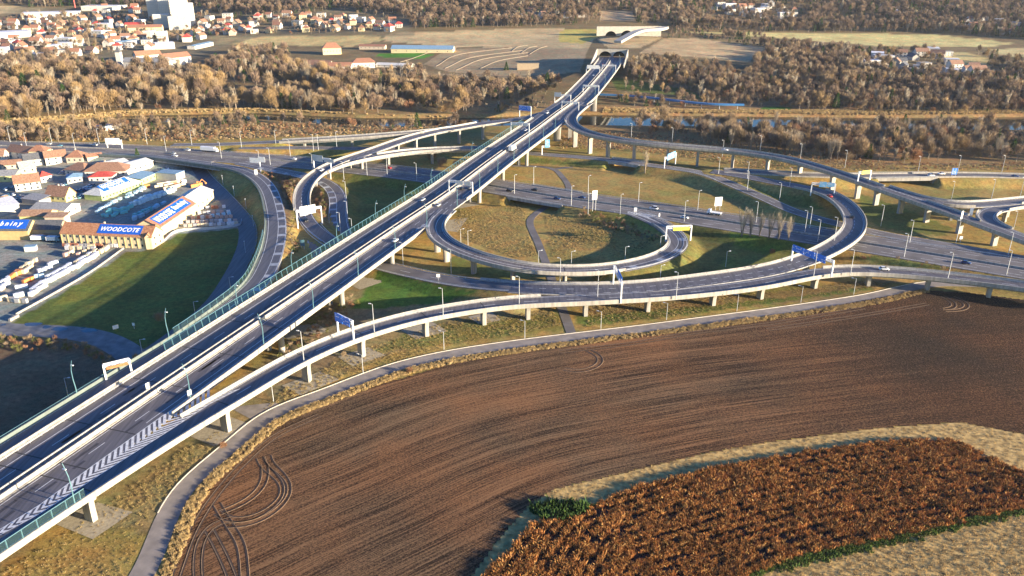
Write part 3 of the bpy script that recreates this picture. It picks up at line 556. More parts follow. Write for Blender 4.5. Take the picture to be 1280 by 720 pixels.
for par, P_, xs_, w_ in ((v2, V2, ((112,618),(280,513),(388,450),(453,422),(532,398),(606,386)), 3.9), (rb, RB, ((546,290),(592,322),(707,338)), 3.9), (rh, RH, ((737,168),(835,182),(960,195),(1044,216),(1130,246)), 3.9), (e1, E1, ((605,154),(495,178),(410,209)), 3.9)):
    for x, y in xs_: q = P_.sat(x, y); mb = MB(); strip(mb, P_.cut(q - .2, q + .2), w_, -w_, .048); mb.build('expansion_joint', M_JOINT, par)
# F ramp with its hard shoulder bars, on an embankment then beside the motorway
sFm = RF.sat(330, 340); sP = RF.sat(300, 376)
rfv = thing('collector_ramp', 'left collector ramp with striped hard shoulder running beside the motorway noise screen', 'ramp')
HF = np.interp(RF.s, [0, sFm, sP, sP + 40], [5.6, 5.6, 4.6, 3.55])
def fwid(path, k): return path
mb = MB(); P = RF; n = len(P.p); sweep(mb, P, [(-HF, -1.6), (-HF, -.03), (HF, -.03), (HF, -1.6)]); mb.build('deck', M_CONC2, rfv)
mb = MB(); sweep(mb, P, [(HF - .3, 0), (-HF + .3, 0)], closed=False); mb.build('asphalt_surface', M_ASPH, rfv)
mb = MB(); sweep(mb, P, [(HF, -.9), (HF, 1.2), (HF - .4, 1.2), (HF - .45, .15), (HF - 1.1, .1), (HF - 1.1, -.1)]); mb.build('parapet', mat('grey_green_concrete', (0.13, 0.16, 0.145), .8, .15, .4), rfv)
mb = MB(); c = P.cut(P.sat(302, 211), sP + 5)
mat('faded_paint', (0.34, 0.36, 0.38), .8, .2, 1.0)
for q in np.arange(P.sat(330, 232), sP, 15.0): mq = MB(); strip(mq, P.cut(q, q + 3.6), -1.6, -5.0, .02); mq.build('shoulder_bar', MATS['faded_paint'], rfv)
lines(mb, P, [(-1.4, 'solid', 0, sP + 10), (-5.1, 'solid', 0, sP - 8), (3.6, 'solid', 0, sP), (2.4, 'solid', sP, P.L), (-2.7, 'solid', sP + 20, P.L)], .02); mb.build('road_markings', M_WHITE, rfv)
a, b = P.sat(336, 292), P.sat(235, 430); P1 = P.cut(a, b); hf = np.interp(P1.s + a, RF.s, HF)
m1, m2 = MB(), MB()
for q in np.arange(0, P1.L, 5): k = float(np.interp(q, P1.s, hf)); p = P1.at(q, k + .1); m1.bar(p + [0,0,.2], p + [0,0,3.2], .2, .16)
sweep(m2, P1, [(hf + .1, 1.2), (hf + .1, 3.1)], closed=False); sweep(m1, P1, [(hf + .2, 3.1), (hf + .2, 3.25), (hf, 3.25), (hf, 3.1)])
m1.build('screen_post', M_TEAL, rfv); m2.build('screen_glass', M_SCREEN2, rfv)
mb = MB(); rail(mb, P.cut(P.sat(170, 470), P.L), 4.6, 1.1, 3, -.5); mb.build('guard_rail', M_TEAL, rfv)
mb = MB(); rail(mb, P.cut(0, P.sat(262, 205)), 5.3, 2.0, 2.0, 0); mb.build('guard_rail', M_TEAL, rfv)
# short bridges carrying ground roads over paths
def short_bridge(label, path, a, b, hw, th, m):
    t = thing('road_bridge', label, 'bridge'); s0, s1 = a - 2, b + 2; c = path.cut(s0, s1)
    mb = MB(); sweep(mb, c, [(-hw, -.17), (-hw, -th), (hw, -th), (hw, -.17)]); mb.build('deck', m, t)
    for s in (-1, 1):
        mb = MB(); sweep(mb, c, [(s*hw, -th), (s*hw, .35), (s*(hw + .5), .35), (s*(hw + .5), -th)]); mb.build('fascia', m, t)
        mb = MB(); rail(mb, c, s*(hw + .25), 1.15, 2.5, .3); mb.build('railing', M_STEEL, t)
    for q in (a - .5, b + .5):
        p = path.at(q); g = 0; th_ = path.dir(q); mb = MB(); mb.box(-.6, -hw, -p[2] - .5, .6, hw, -th + .01)
        o = mb.build('abutment', m, t, loc=p); o.rotation_euler = (0, 0, th_)
a, b = span(D4, (655, 238), (712, 249)); short_bridge('highway bridge over the footpath between two dry meadows', D4, a, b, 15.0, 1.5, M_CONC2)
a, b = span(RN, (766, 200), (800, 205)); short_bridge('slip road bridge left of the lone bare tree', RN, a, b, 5.0, 1.5, M_CONC2)
a, b = span(RI, (1095, 220), (1160, 220)); short_bridge('sunlit concrete bridge on the far slip road at the right', RI, a, b, 6.0, 1.7, M_CONC)
# thin medians and barriers of the river highway
def barrier(label, path, o, H, w_, m, a=0, b=None, name='concrete_barrier', cat='barrier', z=0):
    mb = MB(); sweep(mb, path.cut(a, path.L if b is None else b), [(o - w_/2, z - .2), (o - w_*.35, H), (o + w_*.35, H), (o + w_/2, z - .2)]); return thing(name, label, cat, data=mb.mesh(name, [m]))
barrier('long low concrete barrier in the middle of the river highway', D4, 0, .9, .7, M_CONC)
def grail(label, path, o, a=0, b=None):
    mb = MB(); rail(mb, path.cut(a, path.L if b is None else b), o, .75, 4, .1); return thing('guard_rail', label, 'guard rail', data=mb.mesh('guard_rail', [M_STEEL]))
grail('steel guard rail on the far edge of the river highway', D4, -14.2); grail('steel guard rail on the near edge of the river highway', D4, 14.2, D4.sat(600, 238), D4.sat(775, 266))
grail('steel guard rail on the near edge of the right slip road', RN, 4.3, RN.sat(690, 194), RN.sat(900, 226)); grail('steel guard rail along the near side of the curving lower slip road', RC, 5.0, 0, cA)
grail('steel guard rail along the upper side of the curving lower slip road', RC, -5.0, 8, RC.sat(600, 355)); grail('steel guard rail round the outside of the loop ramp bend', RB, 5.3, bE, RB.L - 6)
grail('steel guard rail beside the striped slip road', RD, 5.1, 30, RD.L - 10)
barrier('pale concrete barrier along the far slip road at the right edge', RI, -5.4, .9, .5, M_CONC); barrier('pale concrete barrier on the near side of the far right slip road', RI, 5.4, .7, .5, M_CONC)
barrier('pale concrete kerb wall along the highway behind the builders yard', D4, 14.4, 1.0, .6, M_CONC, 0, D4.sat(195, 192)); barrier('pale kerb line beside the left shaded side road', RS, -4.8, .35, .3, M_CONC2, 20, RS.sat(308, 320))
mb = MB(); sweep(mb, RW.cut(RW.sat(211, 640), RW.L), [(-3.2, -.3), (-3.2, .16), (-2.95, .16), (-2.95, -.3)]); struct(mb.build('kerb', M_KERB))

# ------------------------------------------------------------------ gantries and signs
def marks(mb, x0, x1, z0, z1, y, seed, mi=0, dens=.6):
    """rows of small pale bars where lettering is too small to read"""
    r = random.Random(seed); n = max(1, int((z1 - z0) / .75))
    for k in range(n):
        z = z1 - .45 - k * (z1 - z0 - .5) / n; x = x0 + .35
        while x < x1 - .6:
            w_ = r.uniform(.4, 1.1)
            if r.random() < dens: mb.box(x, min(y, y * 1.0 + (.012 if y > 0 else -.012)), z - .28, min(x + w_, x1 - .25), max(y, y + (.012 if y > 0 else -.012)), z, mi)
            x += w_ + .22
def gantry(label, A, B, H, panels=(), back=M_SIGNG, beamz=None, legs=(True, True), depth=.9, cat='gantry', name='sign_gantry', beam=True):
    A = np.array(A, float); B = np.array(B, float); L = float(np.hypot(*(B - A)[:2])); th = math.atan2(B[1] - A[1], B[0] - A[0])
    t = thing(name, label, cat, A, th); dz = B[2] - A[2]
    for k, x in enumerate((0, L)):
        if legs[k]: mb = MB(); mb.box(x - .28, -.28, (dz if k else 0) - .3, x + .28, .28, H + .5); mb.build('post', M_SIGNW, t)
    if beam:
        mb = MB()
        for (y, z) in ((-depth/2, H - .5), (depth/2, H - .5), (-depth/2, H + .5), (depth/2, H + .5)): mb.bar((0, y, z), (L, y, z), .22)
        n = max(2, int(L / 2))
        for i in range(n):
            x0, x1 = L * i / n, L * (i + 1) / n
            for y in (-depth/2, depth/2): mb.bar((x0, y, H - .5), (x1, y, H + .5), .13); mb.bar((x1, y, H - .5), (x1, y, H + .5), .13)
        mb.build('truss_beam', M_SIGNW, t)
    for i, (t0, t1, h0, h1, m, side, mk) in enumerate(panels):
        y = side * (depth/2 + .3); mb = MB(); mb.box(t0 * L, y - .06, h0, t1 * L, y + .06, h1)
        if mk is not None: marks(mb, t0 * L, t1 * L, h0, h1, y + side * .065, i + int(L * 7), 1, mk)
        mb.build('sign_panel', [m, M_SIGNW if m is M_SIGNB else (M_RUST if m is M_SIGNY else M_SIGNG)], t)
    return t
mp = lambda x, y, o: MAIN.at(MAIN.sat(x, y, o), o, .1)
def across(path, x, y, o0, o1, z=.1): q = path.sat(x, y, (o0 + o1) / 2); return path.at(q, o0, z), path.at(q, o1, z)
A, B = across(MAIN, 575, 239, .3, 15.0); gantry('white truss gantry over two dark cars on the motorway beside the loop ramp', A, B, 7.2, [(.35, .62, 5.6, 8.2, M_SIGNG, -1, None), (.68, .95, 5.6, 8.2, M_SIGNG, -1, None)])
A, B = across(MAIN, 649, 164, -14.7, -.3); gantry('white gantry with blank speed panels over the left carriageway near the far ramp junction', A, B, 7.4, [(.05, .3, 6, 8, M_SIGNG, -1, None), (.36, .62, 6, 8, M_SIGNG, -1, None), (.68, .94, 6, 8, M_SIGNG, -1, None)])
A, B = across(MAIN, 709, 134, .3, 15.0); gantry('white gantry over the right carriageway where the high right ramp leaves', A, B, 7.4, [(.1, .5, 6.2, 8, M_SIGNG, -1, None), (.7, .92, 6, 8.4, M_SIGNW, -1, None)])
A, B = across(MAIN, 735, 114, .3, 15.0); gantry('third gantry from the tunnel, over the right carriageway', A, B, 7.4, [(.1, .9, 6.4, 7.8, M_SIGNG, -1, None)])
A, B = across(MAIN, 741, 92, -14.7, -.3); gantry('white gantry with a broad pale sign on the left carriageway just before the tunnel', A, B, 7.0, [(.05, .95, 5.4, 9.2, M_SIGNW, -1, .4)])
A, B = across(MAIN, 760, 90, .3, 15.0); gantry('slim grey gantry over the right carriageway nearest the tunnel mouth', A, B, 7.2)
A, B = across(MAIN, 700, 124, -14.9, -.3); gantry('gantry holding a grey cluster of sign backs at the left parapet before the river', A, B, 7.2, [(.0, .42, 5.6, 9.4, M_SIGNG, -1, None)], beam=True)
A, B = G(649.4, 145.5, 13.8), G(663.5, 146.5, 14); gantry('blue direction sign on white posts over the farthest left ramp', A, B, 8.5, [(-.02, 1.02, 5.2, 9.0, M_SIGNB, -1, .5)])
A, B = across(V2, 433, 422, -4.7, 4.7); gantry('gantry with two blue direction signs over the nearest ramp viaduct', A, B, 8.0, [(.0, .47, 5.9, 9.3, M_SIGNB, -1, .34), (.5, .93, 6.1, 9.1, M_SIGNB, -1, .34)])
A, B = G(989, 325, 8.2), G(1039, 345, 8.1); gantry('wide gantry carrying three blue signs across the joined ramps', A, B, 6.6, [(.02, .30, 4.9, 8.0, M_SIGNB, -1, .36), (.31, .56, 4.9, 7.9, M_SIGNB, -1, .36), (.58, .84, 4.7, 8.0, M_SIGNB, -1, .36)])
A, B = G(1013, 244, 5), G(1042, 246, 4.8); gantry('gantry with two pale blue signs at the start of the curling ramp', A, B, 7.2, [(.3, .62, 5.6, 8.8, mat('sign_pale_blue', (0.12, 0.32, 0.55), .4, .05), -1, .6), (.64, .95, 5.8, 8.6, MATS['sign_pale_blue'], -1, .6)])
A, B = across(RH, 1080, 227, -4.7, 4.7); gantry('white gantry with a pale yellow panel over the high right ramp', B, A, 6.4, [(.15, .85, 5.2, 7.4, M_SIGNY, -1, None)])
A, B = G(832, 301, 4.4), G(863, 300, 4.2); gantry('white portal gantry with a yellow sign back over the loop ramp bend', A, B, 7.2, [(.25, .9, 5.4, 7.2, M_SIGNY, -1, .3)])
A, B = G(766.6, 355, 7.1), G(776, 378, 7.1); gantry('steel gantry seen end-on with blue signs across the joined ramps', A, B, 8.2, [(.3, .8, 6.4, 9.4, M_SIGNB, 1, .5)])
A, B = G(372.6, 285, 5), G(403, 280, 4.6); gantry('white gantry with two blank white sign backs where the left ramp forks', A, B, 9.2, [(.12, .44, 6.4, 11.4, M_SIGNW, -1, .35), (.47, .76, 6.8, 11.4, M_SIGNW, -1, .35)], depth=.5)
A, B = G(392.6, 210, 10), G(414, 213, 10); gantry('white gantry with pale sign backs at the top of the curved left ramp', A, B, 7.0, [(.0, .6, 5.0, 9.2, M_SIGNG, -1, .6), (.68, 1.25, 5.2, 7.6, M_SIGNG, -1, .3)])
A, B = G(326, 215, 4), G(332, 215.5, 4); gantry('T shaped cantilever with two big white sign backs beside the striped ramp', A, B, 8.6, [(-1.9, -.1, 6.2, 9.6, M_SIGNW, -1, .15), (-.1, 1.3, 7, 10.6, M_SIGNW, -1, .15)], legs=(True, False), beam=False)
A, B = G(135, 186, 4), G(153, 186, 4); gantry('slanted white billboard sign above the highway behind the village roofs', A, B, 5.6, [(-.05, .95, 3.6, 8.2, M_SIGNW, -1, .3)])
A, B = G(830, 211, 4.6), G(844, 204.5, 4.6); gantry('pale blue direction sign facing left beside the lone bare tree', A, B, 7.2, [(.15, .85, 5.2, 9.6, MATS['sign_pale_blue'], -1, .5)])
A, B = G(677.5, 193, 4), G(687, 192.5, 4); gantry('pale blue sign on a white post beneath the right edge of the motorway', A, B, 5.8, [(.35, .95, 5, 11, MATS['sign_pale_blue'], -1, .5)], legs=(True, False), beam=True)
A, B = G(133, 475, 10), G(165, 467, 10); gantry('grey portal with rust coloured sign back over the collector ramp at the left', A, B, 5.2, [(.08, .92, 3.9, 4.9, M_RUST, -1, None)])
def board(label, px, py, z, H, w_, h, m=M_SIGNW, mk=.3, ang=0, cat='sign', name='roadside_sign', posts=2):
    p = G(px, py, z) if z is not None else pick(px, py); t = thing(name, label, cat, p, R(ang)); mb = MB()
    for x in ((-w_*.3, w_*.3) if posts == 2 else (0,)): mb.box(x - .08, -.08, -.4, x + .08, .08, H + h*.8)
    mb.build('post', M_STEEL, t); mb = MB(); mb.box(-w_/2, -.16, H, w_/2, -.08, H + h)
    if mk: marks(mb, -w_/2, w_/2, H, H + h, -.165, int(px), 1, mk)
    mb.build('sign_panel', [m, M_SIGNW if m is M_SIGNB else M_SIGNG], t); return t
board('tall white advertising pylon on the near edge of the river highway', 742.5, 263, 4, 6.5, 3.2, 5.2, ang=25)
board('white billboard on a brown earth mound by the highway', 897, 262, 4.5, 2.2, 4.4, 5.2, mk=.3, ang=12)
board('small blue road sign on the grass bank at the right', 1191, 224, 3.5, 3.2, 3.6, 4.2, M_SIGNB, .7)
board('small white sign on the lower slip road under the motorway', 548, 352, 2.5, 2.2, 1.6, 1.5, posts=1); board('white board at the gore of the river highway exit', 794, 268, 4, 1.8, 1.6, 2.2)
board('white reflector panel at the tip of the loop exit', 824, 271.5, 4, .4, .8, 1.9); board('narrow white panel by the far right viaduct junction', 1201, 275, 9.8, .8, 1.6, 4.2, ang=30)
board('white panel near the right ramp split', 1213, 270, 8.8, .3, 1.6, 4.2, ang=-20); board('grey sign panel on the motorway median at the lower left', 186, 490, 10, 1.2, 1.5, 2.2, M_SIGNG, None, 60)
board('grey sign panel beside the parapet tip at the chevrons', 237.5, 497, 10, .6, 1.5, 2.2, M_SIGNG, None, 60); board('round white sign beside the lower right slip road', 1200, 303, 4, 1.8, 1.5, 1.5, posts=1)
board('teal cabinet sign on the left slip road by the noise screen', 379.5, 318, 1, 4.5, 2.2, 3.2, MATS['teal_painted_steel'], None); board('small white sign by the gravel track in the shade', 168, 411, 0, 1.5, 1.0, 1.2, posts=1); board('tilted white notice beside the gravel track', 145, 412, 0, .4, 2.2, 1.6, ang=40, posts=1)
board('white sign on the striped ramp below the highway', 320.5, 219, 5.5, .6, 2.0, 3.2, ang=5)

# ------------------------------------------------------------------ street lamps
def lamp_proto(kind):
    mb = MB(); hd = MB()
    if kind == 'arc':
        pts = [(0, 0, -.2), (0, 0, 3), (.25, 0, 6), (.15, 0, 9), (-.5, 0, 11.5), (-1.0, 0, 12.8)]; mb.tube(pts, [.17, .16, .14, .12, .1, .08], 6)
        hd.box(-1.25, -.2, 11.0, -.2, .2, 11.25); mb.bar((-.3, 0, 10.8), (-.7, 0, 11.1), .08)
    elif kind == 'straight':
        mb.tube([(0, 0, -.3), (0, 0, 6), (0, 0, 11.6)], [.16, .13, .09], 6); mb.bar((0, 0, 11.55), (.9, 0, 11.75), .09); hd.box(.6, -.18, 11.68, 1.5, .18, 11.88)
    elif kind == 'arm':
        mb.tube([(0, 0, -.3), (0, 0, 7.6)], [.13, .09], 6); mb.bar((0, 0, 7.55), (1.5, 0, 7.65), .09); hd.box(1.2, -.17, 7.6, 2.0, .17, 7.8)
    else:
        mb.tube([(0, 0, -.3), (0, 0, 6.3)], [.11, .08], 6); hd.box(-.22, -.3, 6.2, .22, .3, 6.4)
    return mb.mesh('pole', [M_TEAL if kind == 'arc' else M_STEEL]), hd.mesh('lamp_head', [M_LAMP])
LP = {k: lamp_proto(k) for k in ('arc', 'straight', 'arm', 'low')}
def lamp(kind, p, rot, label='', group=None):
    t = thing('street_lamp', label, 'street lamp', p, rot, group); link('pole', LP[kind][0], t); link('lamp_head', LP[kind][1], t); return t
L1 = [lamp('arc', MAIN.at(MAIN.sat(*q, HR - .5), HR - .5, .2), MAIN.dir(MAIN.sat(*q)) - math.pi/2 + 0, group='curved lamps along the right parapet of the motorway') for q in
      ((240,497),(327,435),(392.6,384.5),(447.5,344.5),(493,311.5),(530,280),(570,256),(597,234.5),(621.6,216),(641,199),(660,184),(676,170),(691,158),(739,118),(752,104),(762,92),(770,80))]
L1.append(lamp('arc', V2.at(V2.sat(97, 628, 4.5), 4.5, .1), V2.dir(30) - math.pi/2)); L1[-1]['group'] = L1[0]['group']
rank_labels(L1, 'curved teal street lamp on the right motorway parapet, {} from the lower left')
L2 = [lamp('arc', MAIN.at(MAIN.sat(*q, -16), -16.0, -2), MAIN.dir(50) + math.pi/2 + math.pi*0, group='curved lamps outside the noise screen') for q in ((300,381),(368,339),(422,302),(468,270),(506,252),(538,231),(591,197))]
L2 += [lamp('arc', RF.at(RF.sat(*q, 3), 3.3, 0), RF.dir(RF.sat(*q)) - math.pi/2, group='curved lamps outside the noise screen') for q in ((106,502),(214.7,434))]
rank_labels(L2, 'curved teal street lamp outside the left motorway edge, {} from the lower left')
L3 = [lamp('arm', np.r_[G(*q, 0)[:2], hz(*G(*q, 0)[:2])], R(5), group='short lamps with a side arm along the left side road') for q in ((86,497),(179,447),(245,398),(289,366))]
L3 += [lamp('low', np.r_[G(*q, 0)[:2], hz(*G(*q, 0)[:2])], 0, group='short lamps with a side arm along the left side road') for q in ((266,216),(279,231),(293,245),(308,262),(317,283),(307,316))]
rank_labels(L3, 'short grey lamp beside the shaded left side road, {} from the left', key=lambda o: (PX(np.array(o.location))[0]))
def row(kind, pts, rot, fmt, group, zoff=0):
    o = []
    for q in pts:
        p = G(q[0], q[1], q[2]) if len(q) > 2 else pick(q[0], q[1]); o.append(lamp(kind, p, R(rot), group=group))
    rank_labels(o, fmt); return o
row('arm', [(656,423),(751,411),(833,400),(921,389),(1001,378),(1067,368),(454,467),(555,437),(342,502)], 160, 'slim lamp on the grass strip beside the service road, {} from the left', 'slim lamps along the service road')
row('straight', [(13,177.5,4),(65,179,4),(124,179.5,4),(184,180,4),(240,182,4),(302,184,4),(345,182,4),(421,184,4),(34,185.5,4),(94,186,4),(208,190,4)], 0, 'lamp along the far kerb of the river highway, {} from the left', 'lamps on the far side of the river highway')
row('straight', [(277,198,4),(325,209,4),(338,206,4),(391,213.5,4),(363,195,4),(392,188,4),(398,187,4),(484,218,4),(521,226,4),(459,219,4)], 180, 'tall straight lamp near the left ramp crossings, {} from the left', 'straight lamps by the left ramps')
row('straight', [(643,242,4),(714,257,4),(735,267,4),(775,268,4),(855,277,4),(667,231,4),(735,243,4),(798,252.5,4),(872,263,4)], 10, 'straight lamp on the verges of the river highway above the loop, {} from the left', 'straight lamps beside the highway above the loop')
row('straight', [(945,278,4),(898,219,4),(934,225,4),(987,233,5),(934,237,4),(974,252,1),(1006,290,4),(1022,302,4),(1012,285,4),(1101,282,1),(1130,321,4),(1137,303,4),(1195,303,4),(1258,343,4),(1260,319,4)], 170, 'straight lamp around the curling right ramp, {} from the left', 'straight lamps around the right ramps')
row('straight', [(1056,209,4),(1147,217,4),(1197,216,4),(1252,216,4),(1000,200,2),(903,195,2),(840,178,0),(789,172,0),(950,189,1),(1239,249,8),(1275,246,8),(1266,290,1),(1189,250,1),(950,186,0)][:13], 190, 'straight lamp on the riverside of the far right slip road, {} from the left', 'straight lamps on the river side')
row('straight', [(564,341,1),(504,332,1),(700,354,7),(1063,343,8),(1017,345,8),(1043,300,8),(1185,347,8),(845,373,7.5),(747,370,7.5),(649,379,8),(554,395,9),(468,416,10),(380,452,10)], 170, 'slim lamp on the near ramp viaducts, {} from the left', 'slim lamps on the near ramps')
row('arm', [(673,332,1),(714,333,1),(781,327,1),(825,313,1),(825,351,1),(907,333,1),(576,304,1),(585,306,1)], 20, 'slim lamp in the meadow around the loop ramp, {} from the left', 'slim lamps round the loop')
row('straight', [(430,224,2),(433,250,2),(435,277,2),(441,300,2),(426,292,2)], 180, 'lamp beside the left striped slip road, {} from the left', 'lamps beside the striped slip road')

# ------------------------------------------------------------------ vehicles
M_TYRE = mat('black_rubber', (0.02, 0.02, 0.02), .8, 0); M_CGLASS = mat('dark_car_glass', (0.02, 0.03, 0.04), .08, 0); M_HL = mat('headlight_clear', (0.8, 0.8, 0.75), .2, 0)
PAINT = {k: mat('car_paint_' + k, c, .28, 0) for k, c in dict(white=(.75,.75,.75), silver=(.42,.44,.46), black=(.015,.015,.02), red=(.42,.02,.02), navy=(.02,.05,.16), grey=(.15,.16,.18), teal=(.10,.25,.32)).items()}
def loft(secs, mi=0):
    mb = MB(); k = len(secs[0]); vs = [v for s in secs for v in s]; fs = [(i*k + j, i*k + (j+1) % k, (i+1)*k + (j+1) % k, (i+1)*k + j) for i in range(len(secs) - 1) for j in range(k)]
    fs += [tuple(range(k))[::-1], tuple((len(secs)-1)*k + j for j in range(k))]; mb.add(vs, fs, mi); return mb
def car_meshes(colour, L=4.5, van=False):
    m = PAINT[colour]; H = 1.9 if van else 1.45; W = .92; hl = L / 2
    def sec(x, z0, z1, w0, w1): return [(x, -w0, z0), (x, w0, z0), (x, w0, (z0+z1)*.55), (x, w1, z1), (x, -w1, z1), (x, -w0, (z0+z1)*.55)]
    body = loft([sec(-hl, .4, .78, .78, .72), sec(-hl + .15, .28, .95, W, .82), sec(-hl*.35, .25, 1.0, W, .86), sec(hl*.3, .25, .98, W, .86), sec(hl - .35, .27, .82, W, .78), sec(hl, .38, .66, .74, .68)])
    r = -hl + .25 if van else -hl + .5
    cab = loft([sec(r, .93, 1.0, .8, .78), sec(r + .45, .93, H, .8, .64), sec(hl*.12, .93, H, .8, .64), sec(hl*.5, .93, 1.0, .8, .76)])
    roof = MB(); roof.box(r + .5, -.64, H, hl*.1, .64, H + .04)
    wh = MB(); wh.tube([(0, -.11, 0), (0, .11, 0)], .32, 12); lg = MB(); lg.box(-.04, -.16, -.07, .04, .16, .07)
    return dict(body=body.mesh('body', [m], True), windows=cab.mesh('windows', [M_CGLASS]), roof_panel=roof.mesh('roof_panel', [m]), wheel=wh.mesh('wheel', [M_TYRE]), headlight=lg.mesh('headlight', [M_HL])), L
CARM = {}
def car(colour, p, th, label='', van=False, group=None):
    key = (colour, van)
    if key not in CARM: CARM[key] = car_meshes(colour, 5.0 if van else 4.4, van)
    d, L = CARM[key]; t = thing('van' if van else 'car', label, 'van' if van else 'car', p, th, group)
    for k in ('body', 'windows', 'roof_panel'): link(k, d[k], t)
    for x in (-L*.3, L*.31):
        for y in (-.82, .82): link('wheel', d['wheel'], t, (x, y, .33))
    for y in (-.55, .55): link('headlight', d['headlight'], t, (L/2 - .02, y, .58))
    return t
def on(path, x, y, o=0, z=.05): q = path.sat(x, y, o); return path.at(q, o, z), path.dir(q)
CARS = [('silver', MAIN, 207.5+320, 249, -8, 1, 'silver car alone on the left motorway carriageway'), ('white', MAIN, 495, 300, 8.8, 0, 'white car on the right motorway carriageway beside a lamp'), ('silver', MAIN, 547, 253.5, 4.6, 0, 'silver car next to the median barrier near the loop exit'),
        ('black', MAIN, 577, 235.5, 4.8, 0, 'left one of two dark cars under the motorway gantry'), ('grey', MAIN, 585.5, 233, 8.6, 0, 'right one of two dark cars under the motorway gantry'), ('white', MAIN, 654, 160.5, -6, 1, 'white car under the gantry near the far ramp junction'),
        ('red', MAIN, 708, 123, -4.5, 1, 'red car on the motorway over the river'), ('white', MAIN, 739, 92.5, -5, 1, 'white car just past the broad pale gantry sign'), ('red', MAIN, 751, 79.5, -5, 1, 'red car coming out of the tunnel'),
        ('white', E1, 402, 214.5, 0, 0, 'white car at the top of the curved left ramp'), ('black', E1, 382, 277, 1, 0, 'dark car below the white forked ramp gantry'), ('white', D4, 369, 197.5, -6, 1, 'white car on the shaded stretch of the highway left of the ramps'),
        ('red', D4, 487, 211.5, -6, 1, 'red car on the highway behind the left meadow'), ('black', D4, 668, 234.5, -5, 1, 'dark car on the far lanes just right of the motorway'), ('black', D4, 636, 239, 5, 0, 'dark car on the near lanes just right of the motorway'),
        ('navy', D4, 694, 248, 5, 0, 'dark car on the highway bridge over the footpath'), ('navy', D4, 728, 246, -4, 1, 'dark car on the far lanes right of the footpath'), ('white', D4, 853, 271.5, 6, 0, 'white car on the near lanes past the loop exit'),
        ('black', RC, 1068, 270, -1, 0, 'dark car on the curling right ramp'), ('red', RC, 1037, 244, -2, 0, 'red car under the pale blue signs'), ('white', V2, 1109, 335.5, -2, 0, 'white car on the nearest ramp viaduct at the right'),
        ('navy', D4, 1204, 326.5, 6, 0, 'dark blue car on the highway at the lower right'), ('white', RI, 1163, 219.5, 2, 0, 'first white car on the far right slip road'), ('white', RI, 1175, 217.5, -2, 1, 'second white car on the far right slip road'),
        ('navy', RI, 1268, 221.5, 2, 0, 'dark car at the right end of the far slip road'), ('white', RH, 907, 187.5, 1, 0, 'white car on the high right ramp'), ('silver', D4, 60, 181.5, -8, 1, 'silver car on the highway above the village roofs'),
        ('teal', D4, 75, 183.5, -3, 1, 'blue grey car on the highway above the village roofs'), ('silver', D4, 217, 188, 3, 1, 'silver car on the highway left of the underpass'), ('white', D4, 219, 194, 9, 0, 'white car near the kerb left of the underpass'), ('silver', RN, 595, 187, 0, 0, 'silver car on the lower ramp under the motorway')]
for c, P_, x, y, o, rev, lb in CARS:
    p, th = on(P_, x, y, o); car(c, p, th + (math.pi if rev else 0), lb)
for P_, x, y, o, rev, c, lb in ((D4, 116, 180, -9, 1, 'white', 'white van on the far lanes above the village'), (D4, 235, 182.5, -9, 1, 'white', 'white van on the far lanes near the underpass'), (D4, 815, 259.5, -2, 1, 'white', 'white van on the highway right of the exit'), (MAIN, 683.5, 142.5, -2 - 6, 1, 'white', 'white van on the motorway near the blue ramp sign')):
    p, th = on(P_, x, y, o); car(c, p, th + (math.pi if rev else 0), lb, True)
def truck(label, p, th, Lb, Hb, paint='white'):
    t = thing('truck', label, 'truck', p, th); mb = MB(); mb.box(-Lb/2, -1.25, 1.0, Lb/2 - 2.2, 1.25, Hb); mb.build('cargo_box', M_SIGNW, t)
    c = loft([[(Lb/2 - 2.0, -1.2, .5), (Lb/2 - 2.0, 1.2, .5), (Lb/2 - 2.0, 1.2, 2.9), (Lb/2 - 2.0, -1.2, 2.9)], [(Lb/2 - .3, -1.2, .5), (Lb/2 - .3, 1.2, .5), (Lb/2 - .5, 1.1, 2.8), (Lb/2 - .5, -1.1, 2.8)], [(Lb/2, -1.15, .6), (Lb/2, 1.15, .6), (Lb/2 - .2, 1.05, 1.6), (Lb/2 - .2, -1.05, 1.6)]])
    link('cab', c.mesh('cab', [PAINT[paint]]), t); mb = MB(); mb.box(-Lb/2, -1.1, .7, Lb/2 - .6, 1.1, .98); mb.build('chassis', M_TYRE, t)
    wh = MB(); wh.tube([(0, -.2, 0), (0, .2, 0)], .5, 12); w_ = wh.mesh('wheel', [M_TYRE])
    for x in (-Lb*.35, -Lb*.18, Lb*.36):
        for y in (-1.05, 1.05): link('wheel', w_, t, (x, y, .5))
    mb = MB(); mb.box(Lb/2 - .42, -1.0, 1.75, Lb/2 - .2, 1.0, 2.55); mb.build('windscreen', M_CGLASS, t); return t
p, th = on(MAIN, 640, 188, 4.6); truck('white box truck driving along the motorway median', p, th, 9.5, 4.0)
p, th = on(D4, 893, 266, -9); truck('white recovery truck near the billboard mound', p, th + math.pi, 8, 1.5)
p, th = on(D4, 262, 189, -11); truck('long white lorry on the highway over the underpass', p, th, 14, 3.6)

